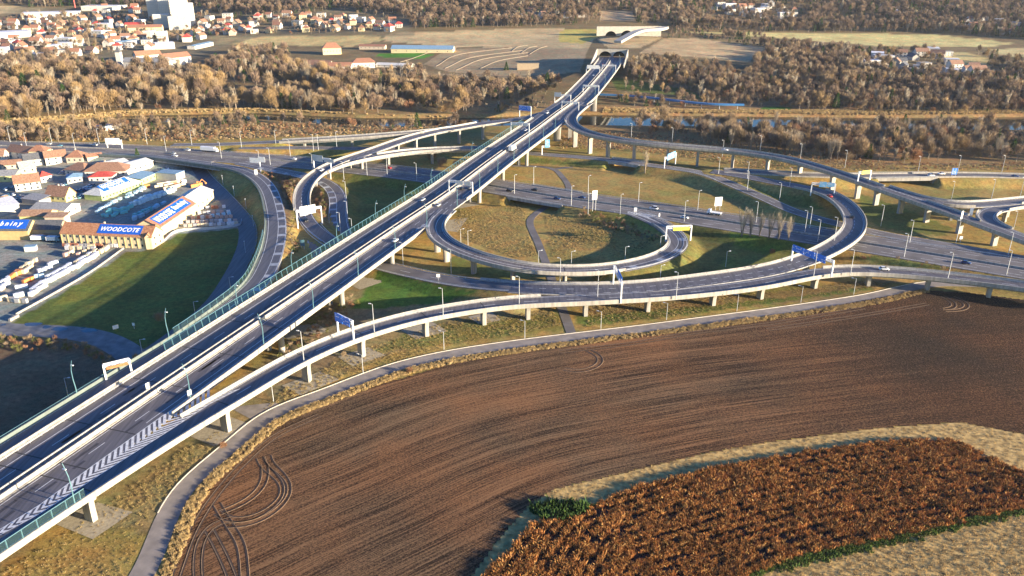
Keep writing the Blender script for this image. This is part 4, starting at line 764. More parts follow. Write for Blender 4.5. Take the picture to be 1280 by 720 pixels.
# ------------------------------------------------------------------ scatter helper (one object of uncountable stuff)
def hidden_coll(name, meshes):
    c = bpy.data.collections.new(name)
    for i, m in enumerate(meshes): c.objects.link(bpy.data.objects.new(f'{name}_{chr(97 + i)}', m))
    return c
def scatter(name, pts, scl, meshes, tilt=0.0, rot=None):
    me = bpy.data.meshes.new(name); me.vertices.add(len(pts)); me.vertices.foreach_set('co', np.asarray(pts, float).ravel())
    me.attributes.new('sc', 'FLOAT', 'POINT').data.foreach_set('value', np.asarray(scl, float)); r = np.zeros((len(pts), 3)); r[:, 2] = rng.uniform(0, 6.28, len(pts)) if rot is None else rot
    if tilt: r[:, 0] = rng.normal(0, tilt, len(pts)); r[:, 1] = rng.normal(0, tilt, len(pts))
    me.attributes.new('ro', 'FLOAT_VECTOR', 'POINT').data.foreach_set('vector', r.ravel())
    o = link(name, me); ng = bpy.data.node_groups.new(name, 'GeometryNodeTree'); ng.interface.new_socket('Geometry', in_out='INPUT', socket_type='NodeSocketGeometry'); ng.interface.new_socket('Geometry', in_out='OUTPUT', socket_type='NodeSocketGeometry')
    n, l = ng.nodes, ng.links; gi, go = n.new('NodeGroupInput'), n.new('NodeGroupOutput'); ci = n.new('GeometryNodeCollectionInfo'); ci.inputs['Collection'].default_value = hidden_coll(name + '_kinds', meshes); ci.inputs['Separate Children'].default_value = True; ci.inputs['Reset Children'].default_value = True
    ip = n.new('GeometryNodeInstanceOnPoints'); ip.inputs['Pick Instance'].default_value = True
    rv = n.new('FunctionNodeRandomValue'); rv.data_type = 'INT'; rv.inputs['Min'].default_value if False else None
    rv.inputs[4].default_value = 0; rv.inputs[5].default_value = len(meshes) - 1
    a, b = n.new('GeometryNodeInputNamedAttribute'), n.new('GeometryNodeInputNamedAttribute'); a.data_type = 'FLOAT'; a.inputs['Name'].default_value = 'sc'; b.data_type = 'FLOAT_VECTOR'; b.inputs['Name'].default_value = 'ro'
    l.new(gi.outputs[0], ip.inputs['Points']); l.new(ci.outputs[0], ip.inputs['Instance']); l.new(rv.outputs[2], ip.inputs['Instance Index']); l.new(a.outputs[0], ip.inputs['Scale']); l.new(b.outputs[0], ip.inputs['Rotation']); l.new(ip.outputs[0], go.inputs[0])
    md = o.modifiers.new('scatter', 'NODES'); md.node_group = ng; return stuff(o)
def leafmat(name, col, var=.35, trans=.15):
    m = bpy.data.materials.new(name); m.use_nodes = True; MATS[name] = m; n, l = m.node_tree.nodes, m.node_tree.links; b = n['Principled BSDF']; b.inputs['Roughness'].default_value = .9; b.inputs['Specular IOR Level'].default_value = .1
    oi = n.new('ShaderNodeObjectInfo'); g = n.new('ShaderNodeNewGeometry'); nz = n.new('ShaderNodeTexNoise'); nz.inputs['Scale'].default_value = .12; nz.inputs['Detail'].default_value = 4; l.new(g.outputs['Position'], nz.inputs['Vector'])
    ad = n.new('ShaderNodeMath'); ad.operation = 'ADD'; l.new(oi.outputs['Random'], ad.inputs[0]); l.new(nz.outputs[0], ad.inputs[1])
    rp = n.new('ShaderNodeMapRange'); rp.inputs['From Min'].default_value = .3; rp.inputs['From Max'].default_value = 1.4; rp.inputs['To Min'].default_value = 1 - var; rp.inputs['To Max'].default_value = 1 + var; l.new(ad.outputs[0], rp.inputs['Value'])
    sc_ = n.new('ShaderNodeVectorMath'); sc_.operation = 'SCALE'; sc_.inputs[0].default_value = col; l.new(rp.outputs[0], sc_.inputs['Scale']); l.new(sc_.outputs[0], b.inputs['Base Color']); return m
def tuft(seed, n, r, h, wd, mats, lean=.35):
    q = random.Random(seed); mb = MB()
    for i in range(n):
        a = q.uniform(0, 6.28); d = r * math.sqrt(q.random()); x, y = d * math.cos(a), d * math.sin(a); H = h * q.uniform(.55, 1.1); b = q.uniform(0, 6.28); lx, ly = q.gauss(0, lean) * H, q.gauss(0, lean) * H; w_ = wd * q.uniform(.6, 1.3)
        ux, uy = math.cos(b) * w_ / 2, math.sin(b) * w_ / 2
        mb.add([(x - ux, y - uy, -.05), (x + ux, y + uy, -.05), (x + lx*.5 + ux, y + ly*.5 + uy, H*.6), (x + lx, y + ly, H), (x + lx*.5 - ux, y + ly*.5 - uy, H*.6)], [(0, 1, 2, 3, 4)], q.randrange(len(mats)))
    return mb.mesh('tuft', mats)
def fill(poly, spacing, jit=.5, lim=None, world=False):
    """jittered grid of world points whose survey pixels fall inside poly"""
    w_ = np.array([pick(*q)[:2] if q[1] < 240 else G(*q)[:2] for q in poly]) if not world else np.array(poly)
    x0, y0 = w_.min(0) - 2; x1, y1 = w_.max(0) + 2
    gx, gy = np.meshgrid(np.arange(x0, x1, spacing), np.arange(y0, y1, spacing)); p = np.stack([gx.ravel(), gy.ravel()], 1) + rng.uniform(-jit, jit, (gx.size, 2)) * spacing
    z = height(p[:, 0], p[:, 1]) if (y1 > 260) else np.zeros(len(p)); P = np.c_[p, z]
    return P[inpoly(PX(P), poly)]
def pdist(x, y, path):
    P = path.p[::3]; d = np.full(np.shape(x), 1e9)
    for i in range(len(P) - 1):
        a = P[i]; e = P[i+1] - a; t = np.clip(((x - a[0]) * e[0] + (y - a[1]) * e[1]) / (e[0]**2 + e[1]**2), 0, 1); d = np.minimum(d, np.hypot(x - a[0] - t * e[0], y - a[1] - t * e[1]))
    return d

# ------------------------------------------------------------------ ploughed field
PF = [(120,860),(205,740),(214,700),(226,665),(240,635),(262,604),(298,567),(342,534),(400,509),(470,483),(560,456),(640,441.5),(760,425),(880,409),(1000,391),(1100,372),(1160,363),(1210,366),(1280,375),(1400,391),(1500,480),(1400,570),(1280,543),(1200,528),(1100,535),(960,553),(880,567),(760,596),(690,612),(655,638),(620,678),(588,722),(520,860)]
up = catmull([G(*q) for q in PF[:20]], 4)[:, :2]; lo = catmull([G(*q) for q in PF[21:]][::-1], 4)[:, :2]
def dpl(X, Y, L):
    d = np.full(X.shape, 1e9); s_ = np.zeros(X.shape); S = np.r_[0, np.cumsum(np.linalg.norm(np.diff(L, axis=0), axis=1))]
    for i in range(len(L) - 1):
        a = L[i]; e = L[i+1] - a; l2 = e @ e
        if l2 < 1e-6: continue
        t = np.clip(((X - a[0]) * e[0] + (Y - a[1]) * e[1]) / l2, 0, 1); q = np.hypot(X - a[0] - t*e[0], Y - a[1] - t*e[1]); k = q < d; d = np.where(k, q, d); s_ = np.where(k, S[i] + t * math.sqrt(l2), s_)
    return d, s_
gx, gy = np.arange(-130, 300, 1.0), np.arange(105, 345, 1.0); XX, YY = np.meshgrid(gx, gy); X, Y = XX.ravel(), YY.ravel()
du, su = dpl(X, Y, up); dl, s2 = dpl(X, Y, lo); t = du / (du + dl + 1e-6); Wd = 95.0
gd = catmull([G(*q) for q in ((40,860),(180,795),(335,717),(480,648),(640,577),(800,537),(960,510),(1200,482),(1450,466))], 4)[:, :2]; dg, s2 = dpl(X, Y, gd)
k_ = np.array([np.argmin((gd[:, 0] - a) ** 2 + (gd[:, 1] - b) ** 2) for a, b in zip(X[::1], Y[::1])]); k_ = np.clip(k_, 1, len(gd) - 2); tg = gd[k_ + 1] - gd[k_ - 1]; sg_ = np.sign(tg[:, 0] * (Y - gd[k_, 1]) - tg[:, 1] * (X - gd[k_, 0]))
U = dg * sg_ + wob(X, Y, 30, 4) * .8 + wob(X, Y, 7, 6) * .22
cen = np.stack([(XX[:-1, :-1] + .5).ravel(), (YY[:-1, :-1] + .5).ravel(), np.zeros((len(gy) - 1) * (len(gx) - 1))], 1); keep = inpoly(PX(cen), PF)
idx = np.arange(len(gx) * len(gy)).reshape(len(gy), len(gx)); Q = np.stack([idx[:-1, :-1], idx[:-1, 1:], idx[1:, 1:], idx[1:, :-1]], -1).reshape(-1, 4)[keep]
used = np.unique(Q); rem = np.full(len(X), -1); rem[used] = np.arange(len(used)); Zf = .10 + wob(X, Y, 18, 9) * .03
me = mesh_from('ploughed_field', np.c_[X, Y, Zf][used], rem[Q].tolist(), smooth=True)
at = me.attributes.new('row', 'FLOAT_VECTOR', 'POINT'); at.data.foreach_set('vector', np.c_[U, s2, t][used].ravel())
def plough():
    m = bpy.data.materials.new('ploughed_soil'); m.use_nodes = True; n, l = m.node_tree.nodes, m.node_tree.links; b = n['Principled BSDF']; b.inputs['Roughness'].default_value = .95; b.inputs['Specular IOR Level'].default_value = .1
    A = n.new('ShaderNodeAttribute'); A.attribute_name = 'row'; g = n.new('ShaderNodeNewGeometry')
    def nz(scale, vec, det=4, mp=None, rg=.55):
        if mp: q = n.new('ShaderNodeMapping'); q.inputs['Scale'].default_value = mp; l.new(vec, q.inputs[0]); vec = q.outputs[0]
        q = n.new('ShaderNodeTexNoise'); q.inputs['Scale'].default_value = scale; q.inputs['Detail'].default_value = det; q.inputs['Roughness'].default_value = rg; l.new(vec, q.inputs['Vector']); return q.outputs[0]
    fur = nz(1.0, A.outputs['Vector'], 4, (3.1, .03, 0)); fur2 = nz(1.0, A.outputs['Vector'], 3, (.33, .012, 0)); clod = nz(1.6, g.outputs['Position'], 8, None, .9); big = nz(.02, g.outputs['Position'], 4); fine = nz(5, g.outputs['Position'], 4, None, .8)
    def mr(v, a, b_, c, d):
        q = n.new('ShaderNodeMapRange'); q.inputs['From Min'].default_value = a; q.inputs['From Max'].default_value = b_; q.inputs['To Min'].default_value = c; q.inputs['To Max'].default_value = d; l.new(v, q.inputs['Value']); return q.outputs[0]
    def ma(op, x, y):
        q = n.new('ShaderNodeMath'); q.operation = op
        for i, v in enumerate((x, y)):
            if isinstance(v, (int, float)): q.inputs[i].default_value = v
            else: l.new(v, q.inputs[i])
        return q.outputs[0]
    sx = n.new('ShaderNodeSeparateXYZ'); l.new(A.outputs['Vector'], sx.inputs[0]); sg = n.new('ShaderNodeSeparateXYZ'); l.new(g.outputs['Position'], sg.inputs[0])
    # rows fade out towards the right-hand side of the field
    fade = mr(sg.outputs[0], 60, 150, 1.0, .18)
    s1 = ma('SINE', ma('MULTIPLY', sx.outputs[0], 5.2), 0); rows = ma('ADD', ma('MULTIPLY', s1, .06), ma('ADD', ma('MULTIPLY', fur, .75), ma('MULTIPLY', fur2, .5)))
    h = ma('ADD', ma('MULTIPLY', ma('MULTIPLY', rows, fade), .9), ma('ADD', ma('MULTIPLY', clod, 1.1), ma('MULTIPLY', fine, .5)))
    bp = n.new('ShaderNodeBump'); bp.inputs['Distance'].default_value = .75; bp.inputs['Strength'].default_value = 1; l.new(h, bp.inputs['Height']); l.new(bp.outputs[0], b.inputs['Normal'])
    rp = n.new('ShaderNodeValToRGB'); e = rp.color_ramp.elements; e[0].position = .445; e[0].color = (.018, .012, .008, 1); e[1].position = .645; e[1].color = (.25, .150, .080, 1); k = rp.color_ramp.elements.new(.53); k.color = (.074, .043, .027, 1)
    v = ma('ADD', ma('MULTIPLY', ma('SUBTRACT', fur, .5), ma('MULTIPLY', fade, .6)), ma('ADD', ma('MULTIPLY', clod, 1.0), ma('MULTIPLY', big, .12))); l.new(ma('ADD', v, ma('SUBTRACT', mr(fade, .18, 1, -.085, 0), ma('SUBTRACT', ma('MULTIPLY', ma('SUBTRACT', .5, fur2), ma('MULTIPLY', fade, .35)), mr(fine, .57, .68, 0, .24)))), rp.inputs[0])
    mx = n.new('ShaderNodeMix'); mx.data_type = 'RGBA'; l.new(mr(big, .35, .65, 0, 1), mx.inputs['Factor']); mx.blend_type = 'MIX'
    q1 = n.new('ShaderNodeMix'); q1.data_type = 'RGBA'; q1.blend_type = 'MULTIPLY'; q1.inputs['Factor'].default_value = 1; l.new(rp.outputs[0], q1.inputs['A']); q1.inputs['B'].default_value = (.85, .95, 1.05, 1)
    q2 = n.new('ShaderNodeMix'); q2.data_type = 'RGBA'; q2.blend_type = 'MULTIPLY'; q2.inputs['Factor'].default_value = 1; l.new(rp.outputs[0], q2.inputs['A']); q2.inputs['B'].default_value = (1.2, 1.0, .88, 1)
    l.new(q1.outputs['Result'], mx.inputs['A']); l.new(q2.outputs['Result'], mx.inputs['B']); l.new(mx.outputs['Result'], b.inputs['Base Color']); return m
M_PL = plough(); me.materials.append(M_PL); struct(link('ploughed_field', me))
# tyre marks
M_RUT = mat('dark_rut_soil', (0.045, 0.028, 0.018), .8, .4, 1.2, .05, 4)  # flat rut strips, darker than the field soil
def ruts(pts, gauge=2.0, w_=.42):
    p = Path([G(x, y, .14) for x, y in pts], raw=True, step=1.5, smooth=1)
    mb = MB()
    for o in (-gauge/2, gauge/2):
        strip(mb, p, o + w_/2, o - w_/2, .0); sweep(mb, p, [(o - w_/2 - .3, -.1), (o - w_/2 - .1, .045), (o - w_/2 + .04, -.02)], 1, closed=False)
    struct(mb.build('tyre_ruts', [M_RUT, M_PL2]))
M_PL2 = mat('sunlit_ridge_soil', (0.19, 0.12, 0.065), .95, .4, 1.5, .05, 4)  # rut ridges coloured lighter, as if catching the sun
for r_ in ([(324,572),(328,582),(340,592),(352,603),(354,618),(340,634),(318,646),(290,650),(272,640)], [(334,570),(336,578),(350,592),(359,606),(357,622),(340,640),(312,654),(285,656)], [(216,735),(228,700),(240,668),(258,636),(282,604),(306,578),(345,545),(400,519)],
           [(250,735),(248,700),(254,672),(270,654),(290,650)], [(296,735),(282,700),(272,680),(262,662)], [(270,630),(285,655),(300,680),(306,735)], [(330,580),(330,600),(320,616),(300,630),(275,640)],
           [(735,438),(746,443),(751,451),(742,459),(722,464),(705,461)], [(1190,371),(1203,376),(1209,382),(1200,387),(1180,388)], [(1178,370),(1190,377),(1192,384),(1180,386)], [(700,440),(800,428),(860,417),(960,405),(1080,385)], [(960,412),(1080,394),(1160,380)]): ruts(r_)
# land strips
def sheet(name, poly, m, z=.06, world=False):
    v = [tuple(G(x, y, z)) for x, y in poly]; mb = MB(); mb.add(v, [tuple(range(len(v)))]); return struct(mb.build(name, m))
M_STUB = mat('straw_stubble', (0.42, 0.26, 0.075), .95, .45, .5, .08, 1.6, col2=(0.64, 0.42, 0.14)); M_DARKSOIL = mat('dark_crop_soil', (0.022, 0.013, 0.009), .95, .4, .8, .15, 2)
CROP = [(545,800),(612,712),(640,688),(664,657),(690,652),(705,657),(740,632),(790,612),(860,594),(930,579),(1010,564),(1100,554),(1188,549),(1215,560),(1240,572),(1280,592),(1400,650),(1400,622),(1280,637),(1180,660),(1080,682),(990,703),(940,718),(880,760)]
sheet('stubble_strip', [(500,880),(588,722),(620,678),(655,638),(690,612),(760,596),(880,567),(960,553),(1100,535),(1200,528),(1280,543),(1400,570),(1400,652),(1280,592),(1240,572),(1188,549),(1100,554),(1010,564),(930,579),(860,594),(790,612),(740,632),(705,657),(664,657),(640,688),(612,712),(545,800)], M_STUB, .07)
sheet('crop_field_soil', CROP, M_DARKSOIL, .075)  # near-black soil, keeps the gaps between the plants dark
sheet('stubble_field', [(880,760),(940,720),(990,705),(1080,684),(1180,662),(1280,639),(1400,624),(1500,700),(1300,860),(900,860)], M_STUB, .08)
M_C1 = leafmat('dry_crop_orange', (0.44, 0.20, 0.06), .4); M_C2 = leafmat('dry_crop_brown', (0.17, 0.07, 0.028), .4); M_C3 = leafmat('dry_crop_gold', (0.60, 0.36, 0.13), .3)
M_G1 = leafmat('dry_grass_gold', (0.40, 0.28, 0.12), .35); M_G2 = leafmat('dry_grass_straw', (0.50, 0.38, 0.20), .3); M_G5 = leafmat('withered_brown', (0.20, 0.13, 0.065), .4); M_G6 = leafmat('meadow_straw', (0.34, 0.25, 0.11), .35); M_G3 = leafmat('green_blades', (0.08, 0.13, 0.03), .4); M_G4 = leafmat('olive_blades', (0.17, 0.16, 0.05), .35)
cr = [tuft(i, 30, .5, 1.35, .15, [M_C1, M_C1, M_C2, M_C2, M_C3], .34) for i in range(4)]
p = fill(CROP, .72, .35); dr, sr = dpl(p[:, 0], p[:, 1], lo); rowp = np.cos(dr * 6.283 / 2.9 + .8 * wob(p[:, 0], p[:, 1], 14, 2)); p = p[(rowp * .55 + .75 * wob(p[:, 0], p[:, 1], 1.6, 3) + .35 * wob(p[:, 0], p[:, 1], 9, 1) + rng.normal(0, .2, len(p))) > -.22]
scatter('dry_crop_plants', p + [0, 0, .05], rng.uniform(.65, 1.15, len(p)) * (1 + .25 * wob(p[:, 0], p[:, 1], 11, 7)), cr, .08)
gr = [tuft(20 + i, 46, .7, 1.15, .08, [M_G1, M_G2, M_G1], .24) for i in range(3)]
q = [RW.at(s_, rng.uniform(3.6, 7.6)) for s_ in np.arange(0, RW.sat(1150, 357), .075)]; q = np.array(q); q[:, 2] = 0
q = q[(wob(q[:, 0], q[:, 1], 5, 2) + rng.normal(0, .4, len(q))) > -.8]; scatter('roadside_dry_grass', q, rng.uniform(.3, .8, len(q)) * (1 + .3 * wob(q[:, 0], q[:, 1], 8, 1)), gr, .12)
gs = [tuft(30 + i, 22, .7, .4, .10, [M_G1, M_G2, M_G6], .6) for i in range(3)]
p = fill([(880,760),(940,720),(990,705),(1080,684),(1180,662),(1280,639),(1400,624),(1400,700),(1300,800),(900,800)], 1.2); scatter('stubble_tufts', p + [0, 0, .05], rng.uniform(.5, 1.1, len(p)), gs, .1)
p = fill([(588,722),(655,638),(690,612),(760,596),(880,567),(960,553),(1100,535),(1200,528),(1280,543),(1280,590),(1188,547),(1100,551),(1010,561),(860,590),(740,627),(660,650),(612,712)], 1.5); scatter('stubble_tufts', p + [0, 0, .05], rng.uniform(.3, .8, len(p)), gs, .1)
gg = [tuft(40 + i, 34, .8, .9, .22, [M_G3, M_G3, M_G4], .35) for i in range(3)]
gl = Path([G(*q_) for q_ in ((925,722),(990,703),(1080,682),(1180,660),(1280,637),(1400,622))], raw=True); q = np.array([gl.at(s_, rng.normal(0, .9)) for s_ in np.arange(0, gl.L, .14)]); scatter('green_field_margin', q, rng.uniform(.5, 1.1, len(q)), gg, .1)
# meadow tufts between the ramps
zn = [((560,432),(640,418),(712,405),(700,384),(560,402),(430,445),(350,490),(330,512),(450,470)), ((730,408),(840,396),(1000,374),(1120,355),(1080,350),(900,370),(735,383)), ((575,262),(640,250),(662,270),(680,322),(640,322),(585,300),(565,285)), ((680,270),(745,262),(800,285),(820,300),(790,320),(720,328),(690,320)), ((0,716),(120,640),(230,560),(290,530),(290,560),(215,630),(190,690),(165,780),(-60,800))]
pts = np.vstack([fill(q_, 1.35) for q_ in zn]); keep = (pdist(pts[:, 0], pts[:, 1], RP) > 3) & (pdist(pts[:, 0], pts[:, 1], RW) > 4.2); pts = pts[keep]; gm = [tuft(70 + i, 34, .75, .55, .09, [M_G6, M_G5, M_G4, M_G6], .5) for i in range(4)]; scatter('meadow_grass', pts, rng.uniform(.25, .8, len(pts)) * (1 + .5 * wob(pts[:, 0], pts[:, 1], 9, 4)), gm, .1)
# ------------------------------------------------------------------ shrubs and trees
M_BARK = mat('grey_bark', (0.24, 0.19, 0.14), .9, .25, 2); 
TW = {k: leafmat('twigs_' + k, c, .3) for k, c in dict(gold=(0.31, 0.215, 0.11), tan=(0.27, 0.20, 0.125), brown=(0.19, 0.135, 0.095), russet=(0.25, 0.135, 0.075), pale=(0.38, 0.32, 0.23), dark=(0.12, 0.095, 0.078), green=(0.035, 0.07, 0.018), olive=(0.15, 0.15, 0.045)).items()}
def tree_mesh(seed, kind, H=14, R_=5.0, n=700, fl=1.5, fw=.22, shape='round', lod=False):
    q = random.Random(seed); tr, cr_ = MB(), MB()
    tr.tube([(0, 0, -.5), (q.gauss(0, .1), q.gauss(0, .1), H*.35), (q.gauss(0, .3), q.gauss(0, .3), H*.72)], [H*.022, H*.015, H*.006], 5)
    if shape == 'poplar':
        tr = MB(); st = []
        for i in range(11):
            a = q.uniform(0, 6.28); sp = R_ * q.uniform(.1, .55); hh = H * q.uniform(.72, 1.0); p_ = [(q.gauss(0, .15), q.gauss(0, .15), -.3), (sp*.35*math.cos(a), sp*.35*math.sin(a), hh*.35), (sp*math.cos(a), sp*math.sin(a), hh)]; tr.tube(p_, [H*.010, H*.007, .03], 4); st.append(p_)
        for i in range(n):
            p_ = q.choice(st); t_ = q.uniform(.25, 1); c = Vector(p_[1]).lerp(Vector(p_[2]), (t_ - .25) / .75); d = Vector((c.x*.12 + q.gauss(0, .35), c.y*.12 + q.gauss(0, .35), 1)).normalized(); L = fl * q.uniform(.4, 1); s_ = d.cross(Vector((q.gauss(0, 1), q.gauss(0, 1), .1))).normalized() * fw
            b = c + Vector((q.gauss(0, .35), q.gauss(0, .35), 0)); cr_.add([b - s_*.5, b + s_*.5, b + s_*.2 + d*L, b - s_*.2 + d*L], [(0, 1, 2, 3)])
        return tr.mesh('trunk', [M_BARK]), cr_.mesh('crown', [TW[kind]])
    lobes = []
    for i in range(3 if lod else 9):
        a = 6.28 * (i / (3 if lod else 9)) + q.uniform(-.4, .4); z = H * q.uniform(.42, .85); d = R_ * q.uniform(.2, .62) * (1.2 - z / H if shape != 'bush' else 1); lobes.append((d*math.cos(a), d*math.sin(a), z, R_ * q.uniform(.32, .55)))
        if not lod: tr.tube([(0, 0, H * q.uniform(.18, .4)), (lobes[-1][0]*.6, lobes[-1][1]*.6, z*.8), lobes[-1][:3]], [H*.009, H*.006, .03], 4)
    for i in range(n):
        if shape == 'poplar': a = q.uniform(0, 6.28); z = q.uniform(.15, .98) * H; r = R_ * .62 * (z/H) ** .7 * (1.0 if z < .6*H else (1.02 - z/H) / .42) ** .6 * q.uniform(.1, 1); x, y = r*math.cos(a), r*math.sin(a); d = Vector((x*.3, y*.3, 1.6))
        elif shape == 'conifer': z = H * (q.random() ** 1.4) * .92 + H*.06; r = R_ * .75 * (1 - z/H) * q.uniform(.5, 1); a = q.uniform(0, 6.28); x, y = r*math.cos(a), r*math.sin(a); d = Vector((math.cos(a), math.sin(a), -.35))
        else:
            lx, ly, lz, lr = q.choice(lobes) if q.random() < .8 else (0, 0, H*.62, R_*.85)
            v = Vector((q.gauss(0, 1), q.gauss(0, 1), q.gauss(0, 1))).normalized() * (q.random() ** .4); x, y, z = lx + v.x*lr, ly + v.y*lr, lz + v.z*lr*1.15; z = max(z, H*.1 if shape == 'bush' else H*.2)
            d = Vector((x*.5 + v.x*2, y*.5 + v.y*2, z - H*.25 + abs(v.z)*2))
        d.normalize(); d += Vector((q.gauss(0, .25), q.gauss(0, .25), q.gauss(0, .2))); d.normalize(); L = fl * q.uniform(.6, 1.3); s_ = d.cross(Vector((q.gauss(0, 1), q.gauss(0, 1), q.gauss(0, 1)))).normalized() * fw * q.uniform(.5, 1.3)
        b = Vector((x, y, z)); cr_.add([b - s_*.5 - d*L*.4, b + s_*.5 - d*L*.4, b + s_*.35 + d*L*.6, b - s_*.35 + d*L*.6], [(0, 1, 2, 3)])
    return tr.mesh('trunk', [M_BARK]), cr_.mesh('crown', [TW[kind]])
def joined(t, c):
    v = [x.co[:] for x in t.vertices]; f = [tuple(p.vertices) for p in t.polygons]; o = len(v); v += [x.co[:] for x in c.vertices]; f += [tuple(i + o for i in p.vertices) for p in c.polygons]
    return mesh_from('far_tree', v, f, [M_BARK, c.materials[0]], [0]*len(t.polygons) + [1]*len(c.polygons))
KN = [('gold', 'round'), ('tan', 'round'), ('brown', 'round'), ('russet', 'bush'), ('pale', 'poplar'), ('tan', 'bush'), ('gold', 'bush'), ('green', 'conifer'), ('brown', 'round'), ('dark', 'round')]
NEAR = [tree_mesh(100 + i, k, 13 if s_ != 'bush' else 8, 5.2 if s_ != 'bush' else 5.5, 2300 if s_ != 'poplar' else 520, 1.4 if s_ != 'poplar' else 1.9, .11 if s_ != 'poplar' else .06, s_) for i, (k, s_) in enumerate(KN)]
FAR = [joined(*tree_mesh(200 + i, k, 13 if s_ != 'bush' else 8, 5.4, 560, 1.7, .20, s_, True)) for i, (k, s_) in enumerate(KN)]
DESC = {('gold','round'): 'golden bare tree', ('tan','round'): 'tan bare tree', ('brown','round'): 'brown bare tree', ('russet','bush'): 'russet bush', ('pale','poplar'): 'slender pale tree', ('tan','bush'): 'tan willow bush', ('gold','bush'): 'golden willow bush', ('green','conifer'): 'dark green conifer', ('dark','round'): 'dark bare tree'}
TREES = []
def tree(k, p, s_, region):
    t = thing('bare_tree' if KN[k][1] not in ('bush', 'conifer') else ('shrub' if KN[k][1] == 'bush' else 'conifer_tree'), '', 'tree' if KN[k][1] != 'bush' else 'shrub', p, random.uniform(0, 6.28), region); t.scale = (s_*random.uniform(.9, 1.1), s_*random.uniform(.9, 1.1), s_)
    link('trunk', NEAR[k][0], t); link('crown', NEAR[k][1], t); TREES.append((t, k, region)); return t
# wooded areas: polygon in survey pixels, spacing, size range, kinds
WOODS = [([(-250,96),(0,98),(40,92),(150,92),(260,90),(360,92),(420,100),(560,108),(592,130),(596,150),(500,152),(430,146),(320,139),(160,143),(100,150),(0,156),(-250,166)], 8.5, (.85, 1.5), (0, 1, 0, 6, 1, 8, 4), 'trees on the far river bank at the left'),
         ([(-250,60),(0,76),(60,70),(150,86),(240,90),(290,72),(330,55),(420,62),(360,75),(365,92),(480,92),(560,92),(640,98),(700,100),(690,118),(600,128),(560,108),(400,98),(260,92),(100,96),(-250,98)], 8.0, (.7, 1.15), (2, 8, 9, 1, 2, 9, 7), 'woods'),
         ([(-250,168),(0,160),(60,158),(110,152),(160,150),(165,172),(60,178),(-250,182)], 6, (.45, .9), (5, 6, 3, 1), 'bushes on the near river bank at the left'),
         ([(165,150),(320,148),(330,170),(240,176),(170,176)], 8, (.35, .7), (5, 3, 3, 6), 'bushes on the near river bank at the left'),
         ([(330,152),(420,146),(560,152),(600,158),(560,160),(430,168)], 11, (.4, .9), (5, 6, 1), 'bushes on the near river bank at the left'),
         ([(596,132),(690,126),(700,132),(650,142),(598,146)], 9, (.3, .6), (3, 6, 5), 'bushes on the far river bank beside the motorway'),
         ([(735,150),(800,148),(900,146),(1000,142),(1060,152),(1280,160),(1500,165),(1500,212),(1280,207),(1150,205),(1060,202),(960,190),(860,177),(760,167)], 7.6, (.6, 1.2), (5, 6, 1, 4, 3, 1, 4), 'trees between the river and the high right ramp'),
         ([(770,100),(850,118),(950,124),(960,136),(800,134),(750,128)], 9, (.4, .9), (5, 6, 1, 2), 'woods'),
         ([(775,86),(830,76),(900,84),(960,66),(1090,62),(1130,70),(1110,92),(1230,98),(1290,84),(1500,80),(1500,146),(1280,141),(1100,141),(1000,138),(960,128),(900,122),(830,108),(770,98)], 6.6, (.6, 1.15), (2, 8, 2, 9, 1, 4), 'woods'),
         ([(850,38),(960,48),(1100,62),(1300,62),(1500,72),(1500,86),(1250,84),(1180,88),(1120,64),(1000,66),(960,60)], 7.6, (.7, 1.1), (2, 8, 9, 1, 7), 'woods'),
         ([(800,44),(840,34),(900,40),(960,48),(1000,60),(900,64),(860,56)], 6, (.3, .6), (2, 8, 1), 'woods'),
         ([(245,8),(330,6),(420,-20),(1500,-60),(1500,58),(1300,50),(1170,41),(960,40),(850,36),(800,36),(745,30),(640,34),(520,36),(500,20),(420,12),(330,20),(260,16)], 9.0, (.8, 1.3), (2, 8, 9, 2, 8, 7), 'woods'),
         ([(-300,-60),(430,-60),(330,4),(250,8),(-300,10)], 10, (.9, 1.4), (9, 2, 9, 7, 8), 'woods'),
         ([(-300,20),(480,18),(500,40),(320,44),(250,50),(140,66),(-300,76)], 15, (.45, .9), (2, 8, 1, 7, 9), 'town trees'),
         ([(420,84),(560,88),(640,94),(700,100),(720,92),(640,96),(560,96)], 8, (.5, .9), (2, 8, 9), 'woods')]
CLEAR = [(140,66,246,92), (362,54,440,94), (440,70,500,94), (478,52,572,72), (495,88,560,92), (742,30,834,58)]
pts, sz, kd, rg = [], [], [], []
gx, gy = np.meshgrid(np.arange(-1500, 1500, 5.0), np.arange(540, 2100, 5.0)); C0 = np.stack([gx.ravel(), gy.ravel()], 1) + rng.uniform(-2.4, 2.4, (gx.size, 2)); Z0 = height(C0[:, 0], C0[:, 1]); P0 = np.c_[C0, Z0]; X0 = PX(P0)
ok0 = np.ones(len(P0), bool)
for a, b, c, d in CLEAR: ok0 &= ~((X0[:, 0] > a) & (X0[:, 0] < c) & (X0[:, 1] > b) & (X0[:, 1] < d))
X1 = PX(P0 + [0, 0, 11.0]); X2 = PX(P0 + [0, 0, 5.0])
for f in FIELDS: ok0 &= ~(inpoly(X0, f) | inpoly(X1, f) | inpoly(X2, f))
ok0 &= (pdist(P0[:, 0], P0[:, 1], MAIN) > 24) & (pdist(P0[:, 0], P0[:, 1], RH) > 9) & (pdist(P0[:, 0], P0[:, 1], D4) > 24) & (pdist(P0[:, 0], P0[:, 1], RG) > 9) & (pdist(P0[:, 0], P0[:, 1], RI) > 12) & (pdist(P0[:, 0], P0[:, 1], RN) > 12)
riv = (P0[:, 1] < np.interp(P0[:, 0], rf[:, 0], rf[:, 1]) + 1) & (P0[:, 1] > np.interp(P0[:, 0], rn[:, 0], rn[:, 1]) - 1); ok0 &= ~riv
